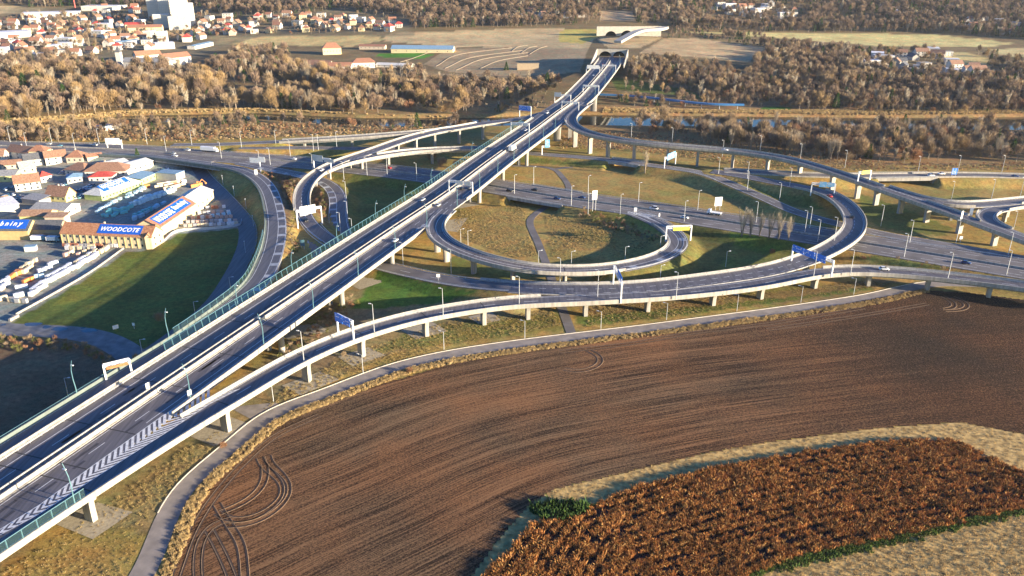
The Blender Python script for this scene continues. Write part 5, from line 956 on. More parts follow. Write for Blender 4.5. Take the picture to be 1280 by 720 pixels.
taken = np.zeros(len(P0), bool)
for poly, spc, (a, b), ks, name in WOODS:
    m = ok0 & ~taken & inpoly(X0, poly); i = np.where(m)[0]; i = i[rng.random(len(i)) < (5.0 / spc) ** 2]; taken[m] = True
    i = i[~(inpoly(X0[i], [(1085,64),(1140,60),(1185,66),(1230,84),(1225,100),(1120,98),(1080,90)]) & (rng.random(len(i)) < .4))]; i = i[~(inpoly(X0[i], [(880,2),(1010,2),(1010,30),(880,28)]) & (rng.random(len(i)) < .6))]; gap = wob(P0[i, 0], P0[i, 1], 34, 6) + rng.normal(0, .35, len(i)) > (-.62 if 'woods' in name else -.3); i = i[gap]
    pts.append(P0[i]); sz.append(rng.uniform(a * .75, b * 1.05, len(i)) * (1 + .18 * wob(P0[i, 0], P0[i, 1], 28, 2))); kd.append(rng.choice(ks, len(i))); rg += [name] * len(i)
pts = np.vstack(pts); sz = np.concatenate(sz); kd = np.concatenate(kd); rg = np.array(rg)
inside = (PX(pts)[:, 0] > 5) & (PX(pts)[:, 0] < 1275) & (PX(pts)[:, 1] > 2); score = np.where(inside & (rg != 'woods') & (rg != 'town trees'), 13 * sz / np.linalg.norm(pts, axis=1), 0)
pick_i = np.argsort(-score)[:285]; ind = np.zeros(len(pts), bool); ind[pick_i] = True
for i in pick_i: tree(int(kd[i]), pts[i], float(sz[i]), str(rg[i]))
r_ = ~ind; RK = kd[r_]; RPt = pts[r_]; RS_ = sz[r_]
for k in range(len(KN)):
    m = RK == k
    if not m.any(): continue
FW = []
def forest(name, mask):
    # one object; kinds are mixed by picking among instances weighted by how often each kind is listed
    ks = [int(k) for k in kd[mask]]; cnt = {k: ks.count(k) for k in set(ks)}; tot = sum(cnt.values()); ml = []
    for k, c in cnt.items(): ml += [FAR[k]] * max(1, round(14 * c / tot))
    return scatter(name, pts[mask], sz[mask], ml, .04)
forest('far_woodland', r_ & (rg == 'woods') & (pts[:, 1] > 1150)); forest('riverside_woodland', r_ & ~((rg == 'woods') & (pts[:, 1] > 1150)))
print('TREES', len(pts), ind.sum())
# single trees and hedges the photo shows among the ramps
SING = [(4, (806,217), 1.25, 'lone pale bare tree between the slip road bridge and the highway'), (4, (926,302), 1.25, 'leftmost tree of the bare grove left of the curling ramp'), (4, (937,303), 1.15, 'second tree from the left in the bare grove'), (4, (948,304), 1.05, 'middle tree of the bare grove left of the curling ramp'), (4, (960,306), 1.1, 'fourth tree from the left in the bare grove'), (4, (972,308), 1.2, 'fifth tree from the left in the bare grove'), (4, (984,309), 1.0, 'rightmost tree of the bare grove left of the curling ramp'),
        (3, (965,318), .34, 'low brown shrub under the bare grove'), (5, (553,209), .75, 'bare tree behind the lower left ramp at the motorway'), (5, (571,210), .6, 'bare bush beside the motorway behind the lower left ramp'), (5, (540,201), .7, 'bare bush in the gap of the left ramps'), (6, (170,450), .3, 'dark shrub at the end of the gravel track'), (5, (200,402), .42, 'dark leafless bush on the shaded lawn'), (3, (280,560), .24, 'reddish bush on the verge by the service road'), (3, (512,466), .25, 'rust coloured bush in the dry roadside grass'), (5, (430,446), .22, 'pale tuft bush beside the ploughed field'), (7, (633,88), .8, 'dark conifer on the vineyard hillside'), (7, (172,196), .5, 'small green tree beside the highway fence')]
for k, q, s_, lb in SING:
    p = pick(*q) if q[1] < 230 else np.r_[G(*q)[:2], hz(*G(*q)[:2])]; t = tree(k, p, s_, None or 'single'); t['label'] = lb; del t['group']; TREES.pop()
byreg = {}
for t, k, region in TREES: byreg.setdefault((region, KN[k]), []).append(t)
for (region, kn), os_ in byreg.items():
    rank_labels(os_, DESC[kn] + ', {} from left, ' + {'trees on the far river bank at the left': 'left part of far river bank', 'bushes on the near river bank at the left': 'left part of near river bank', 'bushes on the far river bank beside the motorway': 'far bank beside the motorway', 'trees between the river and the high right ramp': 'between river and right ramp'}[region])
shb = [tuft(60 + i, 140, 1.6, 1.8, .3, [TW['green'], TW['green'], MATS['green_blades']], .3) for i in range(3)]
for j, q in enumerate([(672,638),(682,645),(694,640),(705,650),(716,643),(727,636),(690,633),(710,634)]): thing('green_shrub', '', 'shrub', G(*q), j, 'green shrubs at the corner of the dry crop', shb[j % 3]).scale = (1.35, 1.35, 1.0 + .1 * (j % 3))
rank_labels([o for o in bpy.data.objects if o.name.startswith('green_shrub')], 'leafy green shrub at the corner of the orange crop, {} from the left')
sb = [tree_mesh(300 + i, k, 2.2, 1.5, 160, .6, .12, 'bush', True) for i, k in enumerate(('russet', 'tan', 'olive'))]; sbj = [joined(*x) for x in sb]
hp = np.vstack([fill(q_, 2.6) for q_ in ([(316,212),(345,219),(375,225),(362,250),(366,275),(372,300),(378,320),(352,355),(345,350),(358,315),(360,280),(352,245),(334,222)], [(392,236),(405,231),(408,255),(407,280),(396,262)], [(-250,402),(10,420),(100,428),(140,440),(160,455),(150,470),(100,440),(-250,440)], [(1022,300),(1060,330),(1100,322),(1200,345),(1190,334),(1110,318),(1080,312)], [(730,262),(780,276),(828,300),(822,306),(770,290),(725,272)], [(350,440),(395,400),(440,372),(450,380),(400,425),(352,470),(335,480)], [(180,690),(200,650),(212,640),(170,730)])])
keep = (pdist(hp[:, 0], hp[:, 1], RF) > 8) & (pdist(hp[:, 0], hp[:, 1], E1) > 6.5) & (pdist(hp[:, 0], hp[:, 1], RL) > 5) & (pdist(hp[:, 0], hp[:, 1], RD) > 7) & (pdist(hp[:, 0], hp[:, 1], RB) > 7.5) & (pdist(hp[:, 0], hp[:, 1], D4) > 16) & (pdist(hp[:, 0], hp[:, 1], RC) > 8) & (pdist(hp[:, 0], hp[:, 1], GR) > 7) & (pdist(hp[:, 0], hp[:, 1], RW) > 4)
scatter('low_scrub', hp[keep], rng.uniform(.4, 1.0, keep.sum()), sbj, .05)
p = fill([(700,134),(800,136),(900,138),(1280,137),(1500,138),(1500,142),(1280,142),(1100,144),(900,142),(700,140)], 2.2); p = p[pdist(p[:, 0], p[:, 1], MAIN) > 18]; scatter('bank_reeds', p, rng.uniform(1, 1.7, len(p)), gr, .1)
p = fill([(-250,156),(0,154),(100,147),(200,142),(320,139),(560,146),(590,150),(560,148),(320,136),(160,139),(100,144),(0,150),(-250,154)], 2.2); scatter('bank_reeds', p, rng.uniform(1, 1.7, len(p)), gr, .1)
p = fill([(-250,170),(0,166),(160,159),(330,155),(600,160),(570,165),(350,172),(240,177),(100,176),(-250,180)], 3.2); p = p[(pdist(p[:, 0], p[:, 1], RG) > 8) & (pdist(p[:, 0], p[:, 1], D4) > 18)]; scatter('dry_riverside_scrub', p, rng.uniform(.4, 1.3, len(p)), sbj[:2] + gr, .08)
p = fill([(735,163),(860,174),(960,186),(1060,200),(1130,205),(1400,205),(1400,214),(1180,213),(1060,214),(950,211),(880,200),(780,188),(700,186),(700,172)], 2.8); p = p[(pdist(p[:, 0], p[:, 1], RI) > 9)]; scatter('dry_riverside_scrub', p, rng.uniform(.35, .9, len(p)), sbj[:2] + gr, .08)

# ------------------------------------------------------------------ buildings
WALL = {k: mat('render_' + k, c, .85, .1, .6) for k, c in dict(white=(.55,.52,.46), cream=(.60,.50,.30), yellow=(.62,.56,.24), lime=(.50,.58,.20), grey=(.40,.38,.34), beige=(.50,.42,.32), ochre=(.50,.36,.16), stone=(.36,.28,.18)).items()}
ROOF = {k: mat('roof_' + k, c, .8, .22, 1.1, col2=c2) for k, (c, c2) in dict(orange=((.27,.12,.07),(.36,.18,.11)), brown=((.24,.13,.08),(.34,.19,.12)), red=((.42,.05,.04),(.5,.08,.06)), grey=((.24,.24,.24),(.36,.36,.35)), dark=((.07,.08,.09),(.13,.13,.14)), pale=((.52,.53,.50),(.66,.66,.62)), blue=((.16,.28,.40),(.22,.36,.48)), rust=((.30,.15,.08),(.46,.30,.18)), white=((.66,.66,.66),(.8,.8,.8)), tile=((.36,.15,.07),(.46,.23,.12))).items()}
M_WIN = mat('window_glass', (0.03, 0.045, 0.06), .12, 0); M_FR = mat('window_frame', (.55, .53, .48), .6, .05)
M_BLUEP = mat('blue_roof_banner', (0.012, 0.10, 0.48), .5, .08, 1)
def text_mesh(body, w_, h, bold=.02, shear=0.0, spacing=1.0, small=False):
    c = bpy.data.curves.new('lettering', 'FONT'); c.body = body; c.offset = bold; c.shear = shear; c.space_character = spacing; c.resolution_u = 2; c.extrude = .02
    if small: 
        c.small_caps_scale = .78
        for i, ch in enumerate(c.body_format): ch.use_small_caps = i > 0 and body[i - 1] != ' '
    o = bpy.data.objects.new('tmp', c); COL.objects.link(o); dg = bpy.context.evaluated_depsgraph_get(); m = bpy.data.meshes.new_from_object(o.evaluated_get(dg)); bpy.data.objects.remove(o)
    v = np.array([x.co[:] for x in m.vertices]); a, b = v.min(0), v.max(0); v[:, 0] = (v[:, 0] - a[0]) / (b[0] - a[0]) * w_; v[:, 1] = (v[:, 1] - a[1]) / (b[1] - a[1]) * h; v[:, 2] -= a[2]
    m.vertices.foreach_set('co', v.ravel()); m.update(); m.materials.clear(); m.materials.append(M_SIGNW); return m
def building(label, p1, p2, depth, eave, ridge, wall='white', roof='brown', kind='gable', cat='building', name='building', win=0, rows=1, ov=.5, chim=0, z=None, banner=None, group=None, endwin=True, parapet_=False):
    """p1, p2: survey pixels of the front foot of the wall, left to right; or world points"""
    A = np.array(p1 if len(p1) == 3 else (pick(*p1) if z is None else G(*p1, z))); B = np.array(p2 if len(p2) == 3 else (pick(*p2) if z is None else G(*p2, z)))
    L = float(np.hypot(*(B - A)[:2])); th = math.atan2(B[1] - A[1], B[0] - A[0]); t = thing(name, label, cat, (A[0], A[1], min(A[2], B[2]) - .1), th, group)
    wm, rm = WALL[wall], ROOF[roof]; W = MB(); W.box(0, 0, -1.0, L, depth, eave)
    if kind == 'gable': W.add([(0, 0, eave), (0, depth, eave), (0, depth/2, ridge - .12)], [(0, 1, 2)]); W.add([(L, 0, eave), (L, depth, eave), (L, depth/2, ridge - .12)], [(2, 1, 0)])
    W.build('wall', wm, t); Rf = MB(); s_ = (ridge - eave) / (depth/2); ez = eave - ov * s_
    if kind == 'gable':
        for y0, z0, y1, z1 in ((-ov, ez, depth/2, ridge), (depth/2, ridge, depth + ov, ez)): 
            Rf.add([(-ov, y0, z0 + .05), (L + ov, y0, z0 + .05), (L + ov, y1, z1 + .05), (-ov, y1, z1 + .05), (-ov, y0, z0 + .25), (L + ov, y0, z0 + .25), (L + ov, y1, z1 + .25), (-ov, y1, z1 + .25)], [(3,2,1,0),(4,5,6,7),(0,1,5,4),(1,2,6,5),(2,3,7,6),(3,0,4,7)])
    elif kind == 'hip':
        h = min(depth/2, L/2) * .95; Rf.add([(-ov, -ov, eave), (L + ov, -ov, eave), (L + ov, depth + ov, eave), (-ov, depth + ov, eave), (h, depth/2, ridge), (L - h, depth/2, ridge), (-ov, -ov, eave - .15), (L + ov, -ov, eave - .15), (L + ov, depth + ov, eave - .15), (-ov, depth + ov, eave - .15)], [(0,1,5,4),(2,3,4,5),(1,2,5),(3,0,4),(0,6,7,1),(1,7,8,2),(2,8,9,3),(3,9,6,0),(9,8,7,6)])
    elif kind == 'shed': Rf.add([(-ov, -ov, eave + .02), (L + ov, -ov, eave + .02), (L + ov, depth + ov, ridge), (-ov, depth + ov, ridge), (-ov, -ov, eave + .22), (L + ov, -ov, eave + .22), (L + ov, depth + ov, ridge + .2), (-ov, depth + ov, ridge + .2)], [(3,2,1,0),(4,5,6,7),(0,1,5,4),(1,2,6,5),(2,3,7,6),(3,0,4,7)])
    else: Rf.box(-.15, -.15, eave + .01, L + .15, depth + .15, eave + .35)
    ro = Rf.build('roof', rm, t)
    for k in range(chim): c = MB(); x = L * (k + .6) / (chim + .4); c.box(x - .35, depth*.5 + .4, eave, x + .35, depth*.5 + 1.2, ridge + .9); c.build('chimney', WALL['beige'], ro)
    if win:
        wm_ = MB(); wm_.box(-.5, -.06, -.62, .5, .04, .62, 0); wm_.box(-.58, -.03, -.7, .58, .03, -.62, 1); wm_.box(-.58, -.03, .62, .58, .03, .7, 1); wd = wm_.mesh('window', [M_WIN, M_FR])
        for r_ in range(rows):
            for k in range(win):
                x = L * (k + .5) / win; zc_ = eave * (r_ + .55) / rows; link('window', wd, t, (x, -.01, zc_))
        if endwin and depth > 5:
            for r_ in range(rows):
                for f in (.3, .7): link('window', wd, t, (L + .01, depth * f, eave * (r_ + .55) / rows), math.pi/2)
    if banner:
        for (u0, u1, v0, v1, txts) in banner:
            sl_ = math.atan2(ridge - eave, depth/2); ls = math.hypot(ridge - eave, depth/2)
            Mx = Matrix.Translation((0, 0, eave + .31)) @ Matrix.Rotation(sl_, 4, 'X'); b_ = MB(); b_.box(L*u0, ls*v0, 0, L*u1, ls*v1, .06); o = b_.build('roof_banner', M_BLUEP, t); o.matrix_local = Mx
            for (s_tx, a, b, c, d, sh, sp, sm) in txts:
                tm = text_mesh(s_tx, L*(u1-u0)*(b-a), ls*(v1-v0)*(d-c), .02, sh, sp, sm); q = link('sign_lettering', tm, o); q.location = (L*(u0 + (u1-u0)*a), ls*(v0 + (v1-v0)*c), .07)
    return t
# builders' merchant yard
b = building('long two storey yellow warehouse with WOODCOTE in white letters on its blue roof banner', (79,306), (191,311.5), 11, 6.6, 10.6, 'cream', 'tile', 'gable', 'warehouse', 'warehouse', 14, 2, .5, 1,
         banner=[(.40, .88, .10, .93, [('WOODCOTE', .06, .95, .26, .74, .25, 1.1, True)])])
pl = MB()
for k in range(15): x = 49 * k / 14; pl.box(x - .18, -.22, 0, x + .18, -.02, 6.4)
pl.build('pilasters', WALL['ochre'], b)
building('long cream warehouse wing running up to the side road with a blue slanted roof banner', (202,298), (246,267), 14, 6.4, 10.2, 'cream', 'orange', 'gable', 'warehouse', 'warehouse', 0, 1, .6, 0, banner=[(.06, .93, .12, .88, [('WOODCOTE', .03, .53, .14, .84, .1, 1.0, True), ('Stavebniny', .58, .98, .14, .88, .1, .95, False)])])
building('pale roofed end block of the long cream wing beside the side road', (246.3,266.8), (268,250.5), 14, 6.6, 9.2, 'cream', 'pale', 'gable', 'warehouse', 'warehouse', 4, 1, .4)
building('small gabled connecting block between the two yellow warehouses', (191.5,311.5), (203,298.5), 3.2, 6.4, 8.2, 'cream', 'tile', 'gable', 'warehouse', 'warehouse', 3, 2, .3)
building('long arcaded stone shed at the left edge with bniny on its blue roof banner', (-70,300), (37,300), 12, 5.6, 9.4, 'ochre', 'dark', 'gable', 'warehouse', 'warehouse', 0, 1, .6, banner=[(.0, .98, .06, .94, [('bniny', .67, .94, .18, .84, .25, 1.5, False)])])
building('dark roofed shaded shed behind the blue trucks in the yard', (38,297), (76,297), 10, 4.8, 8.2, 'stone', 'dark', 'gable', 'warehouse', 'warehouse', 0)
building('rust patched low roof behind the dark shed', (58,283), (82,283), 6, 5.4, 6.2, 'beige', 'rust', 'shed', 'shed', 'shed')
building('lime green showroom with WOODCOTE Stavebniny on its blue hipped roof', (128,251.5), (177,233.5), 13, 3.6, 8.0, 'lime', 'pale', 'hip', 'showroom', 'showroom', 12, 1, .8, banner=[(.12, .80, .08, .90, [('WOODCOTE', .05, .85, .48, .92, 0, 1, True), ('Stavebniny', .22, .96, .08, .44, 0, 1, False)])])
building('long white canopy roof in front of the wrapped pallets', (121,300), (181,300), 9, 4.0, 5.4, 'white', 'white', 'shed', 'canopy', 'canopy')
building('lime fronted shop with a teal flat roof behind the showroom', (178,231.5), (196,223.5), 10, 4, 5.2, 'lime', 'blue', 'shed', 'shop', 'shop', 4)
building('pale roofed hall next to the highway fence', (160,218), (192,207), 14, 4.6, 6.0, 'white', 'pale', 'gable', 'hall', 'hall', 5); building('white walled hall with a grey roof below the highway fence', (139,216), (163,211), 14, 5.2, 6.6, 'white', 'pale', 'gable', 'hall', 'hall', 3)
building('blue canopy over stacked timber by the underpass', (196,224), (221,226), 9, 4.5, 5.2, 'grey', 'blue', 'flat', 'canopy', 'canopy')
building('long brown roofed pub with orange hip ends', (107,222), (158,221), 14, 4.4, 8.8, 'white', 'brown', 'hip', 'house', 'house', 8, 1, .8, 1); building('brown roofed wing joined to the left of the long pub', (82,219), (107,221.5), 13, 4.2, 8.2, 'white', 'brown', 'hip', 'house', 'house', 3)
building('bright red roofed carport building in front of the long pub', (112,229), (141,228), 10, 4.2, 6.6, 'white', 'red', 'hip', 'pavilion', 'pavilion', 4); building('white cube house with a teal grey roof by the car park', (85,231), (104,229), 10, 4.6, 6.4, 'white', 'blue', 'hip', 'house', 'house', 3)
building('yellow walled house with a plain brown gable roof by the showroom', (58,251), (83,253), 9, 3.8, 8.6, 'yellow', 'brown', 'gable', 'house', 'house', 4, 1, .5, 1); building('low white workshop with a grey roof behind the dark shed', (40,270), (82,272), 14, 4.2, 6.4, 'white', 'grey', 'gable', 'workshop', 'workshop', 5)
building('white house with a long pink brown roof at the left of the car park', (20,240), (52,236), 11, 5.2, 9.4, 'white', 'brown', 'gable', 'house', 'house', 4, 2, .5, 1); building('white roofed hall with a blue front panel at the left', (-12,273), (26,266), 16, 5.4, 6.6, 'grey', 'white', 'shed', 'hall', 'hall')
building('rust stained low shed beside the white roofed hall', (26,279), (62,279), 10, 4.4, 6.4, 'yellow', 'rust', 'gable', 'shed', 'shed'); building('grey roofed yellow house at the left edge', (-14,228), (20,227), 14, 4.2, 6.4, 'yellow', 'grey', 'gable', 'house', 'house', 4)
building('low brown workshop roof between parked cars', (28,254), (50,257), 8, 3, 4.2, 'grey', 'grey', 'shed', 'workshop', 'workshop'); building('small olive barn roof at the left edge of the village', (0,262), (18,256), 9, 3.2, 5.6, 'beige', 'rust', 'gable', 'barn', 'barn')
building('cream gabled house with an orange dormer behind the grey roof', (28,222), (47,219), 9, 5.5, 9.8, 'cream', 'grey', 'gable', 'house', 'house', 2, 2); building('white gabled house with brown roof at the top left of the village', (10,198), (36,198), 10, 5.4, 9.2, 'white', 'brown', 'gable', 'house', 'house', 3, 2, .5, 1)
building('small house with a bright orange roof near the highway wall', (37,197), (57,195), 9, 4.6, 8.2, 'cream', 'orange', 'hip', 'house', 'house', 2); building('white gabled villa with a brown roof in the upper village', (58,207), (84,200), 9, 5.6, 9.4, 'white', 'brown', 'gable', 'house', 'house', 3, 2, .5, 1)
building('dark roofed house in the shaded middle of the village', (32,209), (56,206), 9, 5, 8.4, 'grey', 'dark', 'gable', 'house', 'house', 3); building('orange roofed house behind the long pub', (84,205), (104,203), 10, 4.6, 8.6, 'beige', 'orange', 'hip', 'house', 'house', 3, 1, .5, 1)
building('thin orange roofed outbuilding behind the pub', (110,203), (128,196), 5, 3.4, 5, 'beige', 'orange', 'gable', 'shed', 'shed'); building('white gable house at the far left of the village', (-20,205), (6,204), 10, 5.5, 9.5, 'white', 'brown', 'gable', 'house', 'house', 3, 2); building('low brown roofed stable left of the dark house', (2,212), (30,210), 8, 3.2, 5.6, 'beige', 'brown', 'gable', 'barn', 'barn', 3)
building('small red roofed annex beside the pink brown roof', (52,229), (66,226), 7, 4.2, 7, 'white', 'red', 'hip', 'house', 'house', 2); building('white kiosk with a flat roof in the middle of the yard', (31,315), (45,314), 3.2, 2.4, 2.6, 'white', 'blue', 'flat', 'kiosk', 'kiosk')
# far landmarks
tw = [('tallest white apartment tower of the far estate', 226, 238, 37, 42, 14), ('slab of white flats at the left of the far estate', 186, 200, 24, 30, 14), ('second white apartment tower from the left', 201, 214, 26, 32, 14), ('white apartment tower right of the tallest one', 237, 245, 33, 33, 12), ('lower white apartment block in front of the towers', 193, 212, 36, 20, 12), ('low wide block of flats at the foot of the towers', 212, 234, 38, 19, 12), ('white apartment tower between the estate blocks', 216, 226, 28, 34, 12)]
for lb, x0, x1, y, H, d in tw:
    H = H * 1.15; t = building(lb, (x0, y), (x1, y - .8), d, H, H, 'white', 'white', 'flat', 'apartment block', 'apartment_block'); L = float(np.hypot(*(pick(x0, y) - pick(x1, y))[:2])); g_ = MB()
    for r_ in range(int(H / 3)):
        for k in range(int(L / 3)): g_.box(k*3 + .8, -.06, r_*3 + 1, k*3 + 2.3, -.01, r_*3 + 2.2)
    g_.build('window_grid', mat('far_window_tint', (.42, .43, .38), .4, .1), t)
for lb, a, b_, d, e, r_, w_, rf_, k in (('white walled monastery wing with an orange roof', (207,84), (240,80), 16, 10, 15, 'white', 'orange', 'gable'), ('grey roofed front wing of the white monastery', (155,86), (206,87.5), 12, 9, 13, 'white', 'grey', 'gable'), ('orange roofed back wing of the monastery', (172,79), (203,76), 12, 9, 14, 'white', 'orange', 'gable'), ('grey hipped corner block of the monastery', (203,87), (222,84), 14, 9, 13, 'white', 'grey', 'hip'),
        ('long farm hall with a blue grey roof beside the green strip', (489,66.5), (566,66), 20, 6, 10, 'cream', 'blue', 'gable'), ('large villa with a steep orange red roof', (404,69), (427,68), 14, 9, 16, 'cream', 'orange', 'hip'), ('white farmhouse with an orange red roof', (441,86), (469,85), 12, 7, 12, 'white', 'orange', 'hip'), ('long low brown roofed barn of the farm', (366,84), (412,86), 12, 4, 9, 'beige', 'brown', 'gable'), ('low white ended barn beside the farmhouse', (411,87), (439,87), 10, 4, 8, 'white', 'orange', 'gable'), ('long low ochre farm building behind the villa', (449,62), (481,62), 10, 5, 7, 'beige', 'orange', 'gable'), ('pale greenhouse at the right of the farmhouse', (470,84), (514,85), 12, 3, 5, 'white', 'pale', 'gable'),
        ('long orange roofed school below the estate', (160,41), (203,40), 14, 8, 12, 'cream', 'orange', 'gable'), ('red roofed hall left of the estate', (157,37), (181,36), 14, 8, 11, 'cream', 'red', 'gable'), ('white office cube in front of the estate', (195,62), (219,61), 16, 9, 9, 'white', 'white', 'flat'), ('tall white stair tower of the office cube', (197,53), (209,53), 12, 16, 16, 'white', 'white', 'flat'), ('low teal roofed hall at the wood edge', (244,62), (267,57), 12, 5, 6, 'white', 'blue', 'gable'), ('big white industrial hall at the left edge', (-20,50), (40,46), 40, 9, 10, 'white', 'white', 'flat'),
        ('long white factory hall at the top left', (28,24), (100,20), 40, 10, 11, 'white', 'white', 'flat'), ('white factory hall to the right at the top left', (102,14), (148,13), 40, 9, 10, 'white', 'white', 'flat'), ('white sheds of the orchard farm', (148,58), (175,55), 14, 6, 7, 'white', 'blue', 'gable'), ('white river boathouse with a flat pale roof', (125,165), (153,161), 9, 4, 4, 'white', 'blue', 'flat'), ('small white hut on the near river bank', (135,182), (153,180), 5, 3.2, 3.2, 'white', 'pale', 'flat'), ('lone villa on the right hillside', (1118,19), (1124,19), 10, 7, 10, 'white', 'white', 'hip')):
    building(lb, a, b_, d, e, r_, w_, rf_, k, 'building', 'building', 6 if '62' not in lb else 0, 1, .6, endwin=False)
p = pick(151, 83); t = thing('church_tower', 'slim white church tower with a dark pointed spire', 'tower', p); mb = MB(); mb.box(-3, -3, -1, 3, 3, 17); mb.build('shaft', WALL['white'], t); mb = MB(); mb.add([(-3.3,-3.3,17),(3.3,-3.3,17),(3.3,3.3,17),(-3.3,3.3,17),(0,0,25)], [(0,1,4),(1,2,4),(2,3,4),(3,0,4),(3,2,1,0)]); mb.build('spire', ROOF['dark'], t)
p = pick(94, 10); t = thing('chimney_stack', 'thin red and white factory chimney at the top left', 'chimney', p); mb = MB(); mb.tube([(0,0,-1),(0,0,28)], [1.3,.9], 10); mb.build('stack', mat('chimney_red', (.45,.10,.08), .8, .1), t)
# ordinary far houses
HT = {}
def house_kind(k):
    if k in HT: return HT[k]
    w_, r_, L, D, e, rd, hip = [('white','orange',12,9,5.5,9.5,0), ('white','brown',14,9,5.5,9,0), ('cream','orange',11,10,6,10,1), ('white','grey',13,10,6,6.6,2), ('beige','brown',12,9,4.5,8.5,0), ('white','red',12,10,6,10,1), ('grey','dark',14,9,4,7.5,0), ('white','white',18,12,8,8.5,2)][k]
    W = MB(); W.box(-L/2, -D/2, -2, L/2, D/2, e); 
    if hip == 0:
        for x in (-L/2, L/2): W.add([(x, -D/2, e), (x, D/2, e), (x, 0, rd - .1)], [(0, 1, 2)])
    Q = MB(); o = .5
    if hip == 0:
        for s_ in (-1, 1): Q.add([(-L/2-o, s_*(D/2+o), e-.3), (L/2+o, s_*(D/2+o), e-.3), (L/2+o, 0, rd), (-L/2-o, 0, rd), (-L/2-o, s_*(D/2+o), e-.1), (L/2+o, s_*(D/2+o), e-.1), (L/2+o, 0, rd+.2), (-L/2-o, 0, rd+.2)], [(0,1,2,3),(4,5,6,7),(0,1,5,4),(1,2,6,5),(0,3,7,4)])
    elif hip == 1: h = D*.42; Q.add([(-L/2-o,-D/2-o,e),(L/2+o,-D/2-o,e),(L/2+o,D/2+o,e),(-L/2-o,D/2+o,e),(-L/2+h,0,rd),(L/2-h,0,rd)], [(0,1,5,4),(2,3,4,5),(1,2,5),(3,0,4),(3,2,1,0)])
    else: Q.box(-L/2-.2, -D/2-.2, e+.01, L/2+.2, D/2+.2, rd)
    wi = MB()
    for fx in (-.3, 0, .3):
        for fz in (.3, .75): wi.box(L*fx-.6, -D/2-.06, e*fz-.6, L*fx+.6, -D/2-.01, e*fz+.6)
    HT[k] = dict(wall=W.mesh('wall', [WALL[w_]]), roof=Q.mesh('roof', [ROOF[r_]]), windows=wi.mesh('window_row', [M_WIN]), d=f'{dict(white="white", cream="cream", beige="beige", grey="grey")[w_]} house with {dict(orange="an orange", brown="a brown", grey="a flat grey", red="a red", dark="a dark", white="a flat white")[r_]} roof'); return HT[k]
def houses(n, poly, ks, mind, reg, seed):
    q = random.Random(seed); xs_ = [a for a, b in poly]; ys_ = [b for a, b in poly]; got, out, tries = [], {}, 0
    while len(got) < n and tries < n * 60:
        tries += 1; x, y = q.uniform(min(xs_), max(xs_)), q.uniform(min(ys_), max(ys_))
        if not inpoly(np.array([x, y]), poly): continue
        if any(a < x < c and b < y < d for a, b, c, d in ((184,20,248,44),(140,68,246,92),(152,32,206,44),(190,44,222,66),(0,10,104,26))): continue
        p = pick(x, y)
        if any(math.hypot(p[0]-g_[0], p[1]-g_[1]) < mind for g_ in got): continue
        got.append(p); k = q.choice(ks); d = house_kind(k); t = thing('house', '', 'house', p, q.choice((0, .3, -.3, 1.57, 1.2)) + q.gauss(0, .1), 'houses in ' + reg); link('wall', d['wall'], t); link('roof', d['roof'], t); link('window_row', d['windows'], t); s_ = q.uniform(.8, 1.25); t.scale = (s_, s_, s_); out.setdefault(d['d'], []).append(t)
    for k, v in out.items(): rank_labels(v, k + ', {} from left in ' + reg)
houses(105, [(-10,16),(60,10),(180,10),(250,20),(262,50),(250,52),(180,66),(130,62),(120,70),(50,76),(0,74),(-10,78)], [0,0,1,2,3,5,4,7,0], 17, 'the far town', 1)
houses(52, [(250,22),(330,18),(400,18),(470,26),(510,30),(515,38),(460,40),(330,44),(258,44)], [0,1,2,3,0,5,4], 16, 'the hamlet under the hill', 2)
houses(27, [(1085,66),(1130,62),(1180,66),(1230,90),(1220,98),(1120,92),(1085,86)], [1,3,4,7,6], 17, 'the right woodland colony', 3)
houses(17, [(890,8),(960,6),(1000,18),(1000,24),(930,22),(890,16)], [3,0,7,2], 22, 'the upper right woods', 4); houses(10, [(1195,22),(1270,30),(1275,44),(1220,40),(1195,30)], [3,0,7,1], 22, 'the far right woods', 5); houses(8, [(630,14),(730,14),(730,22),(640,24)], [1,0,3], 20, 'the ridge above the tunnel', 6)
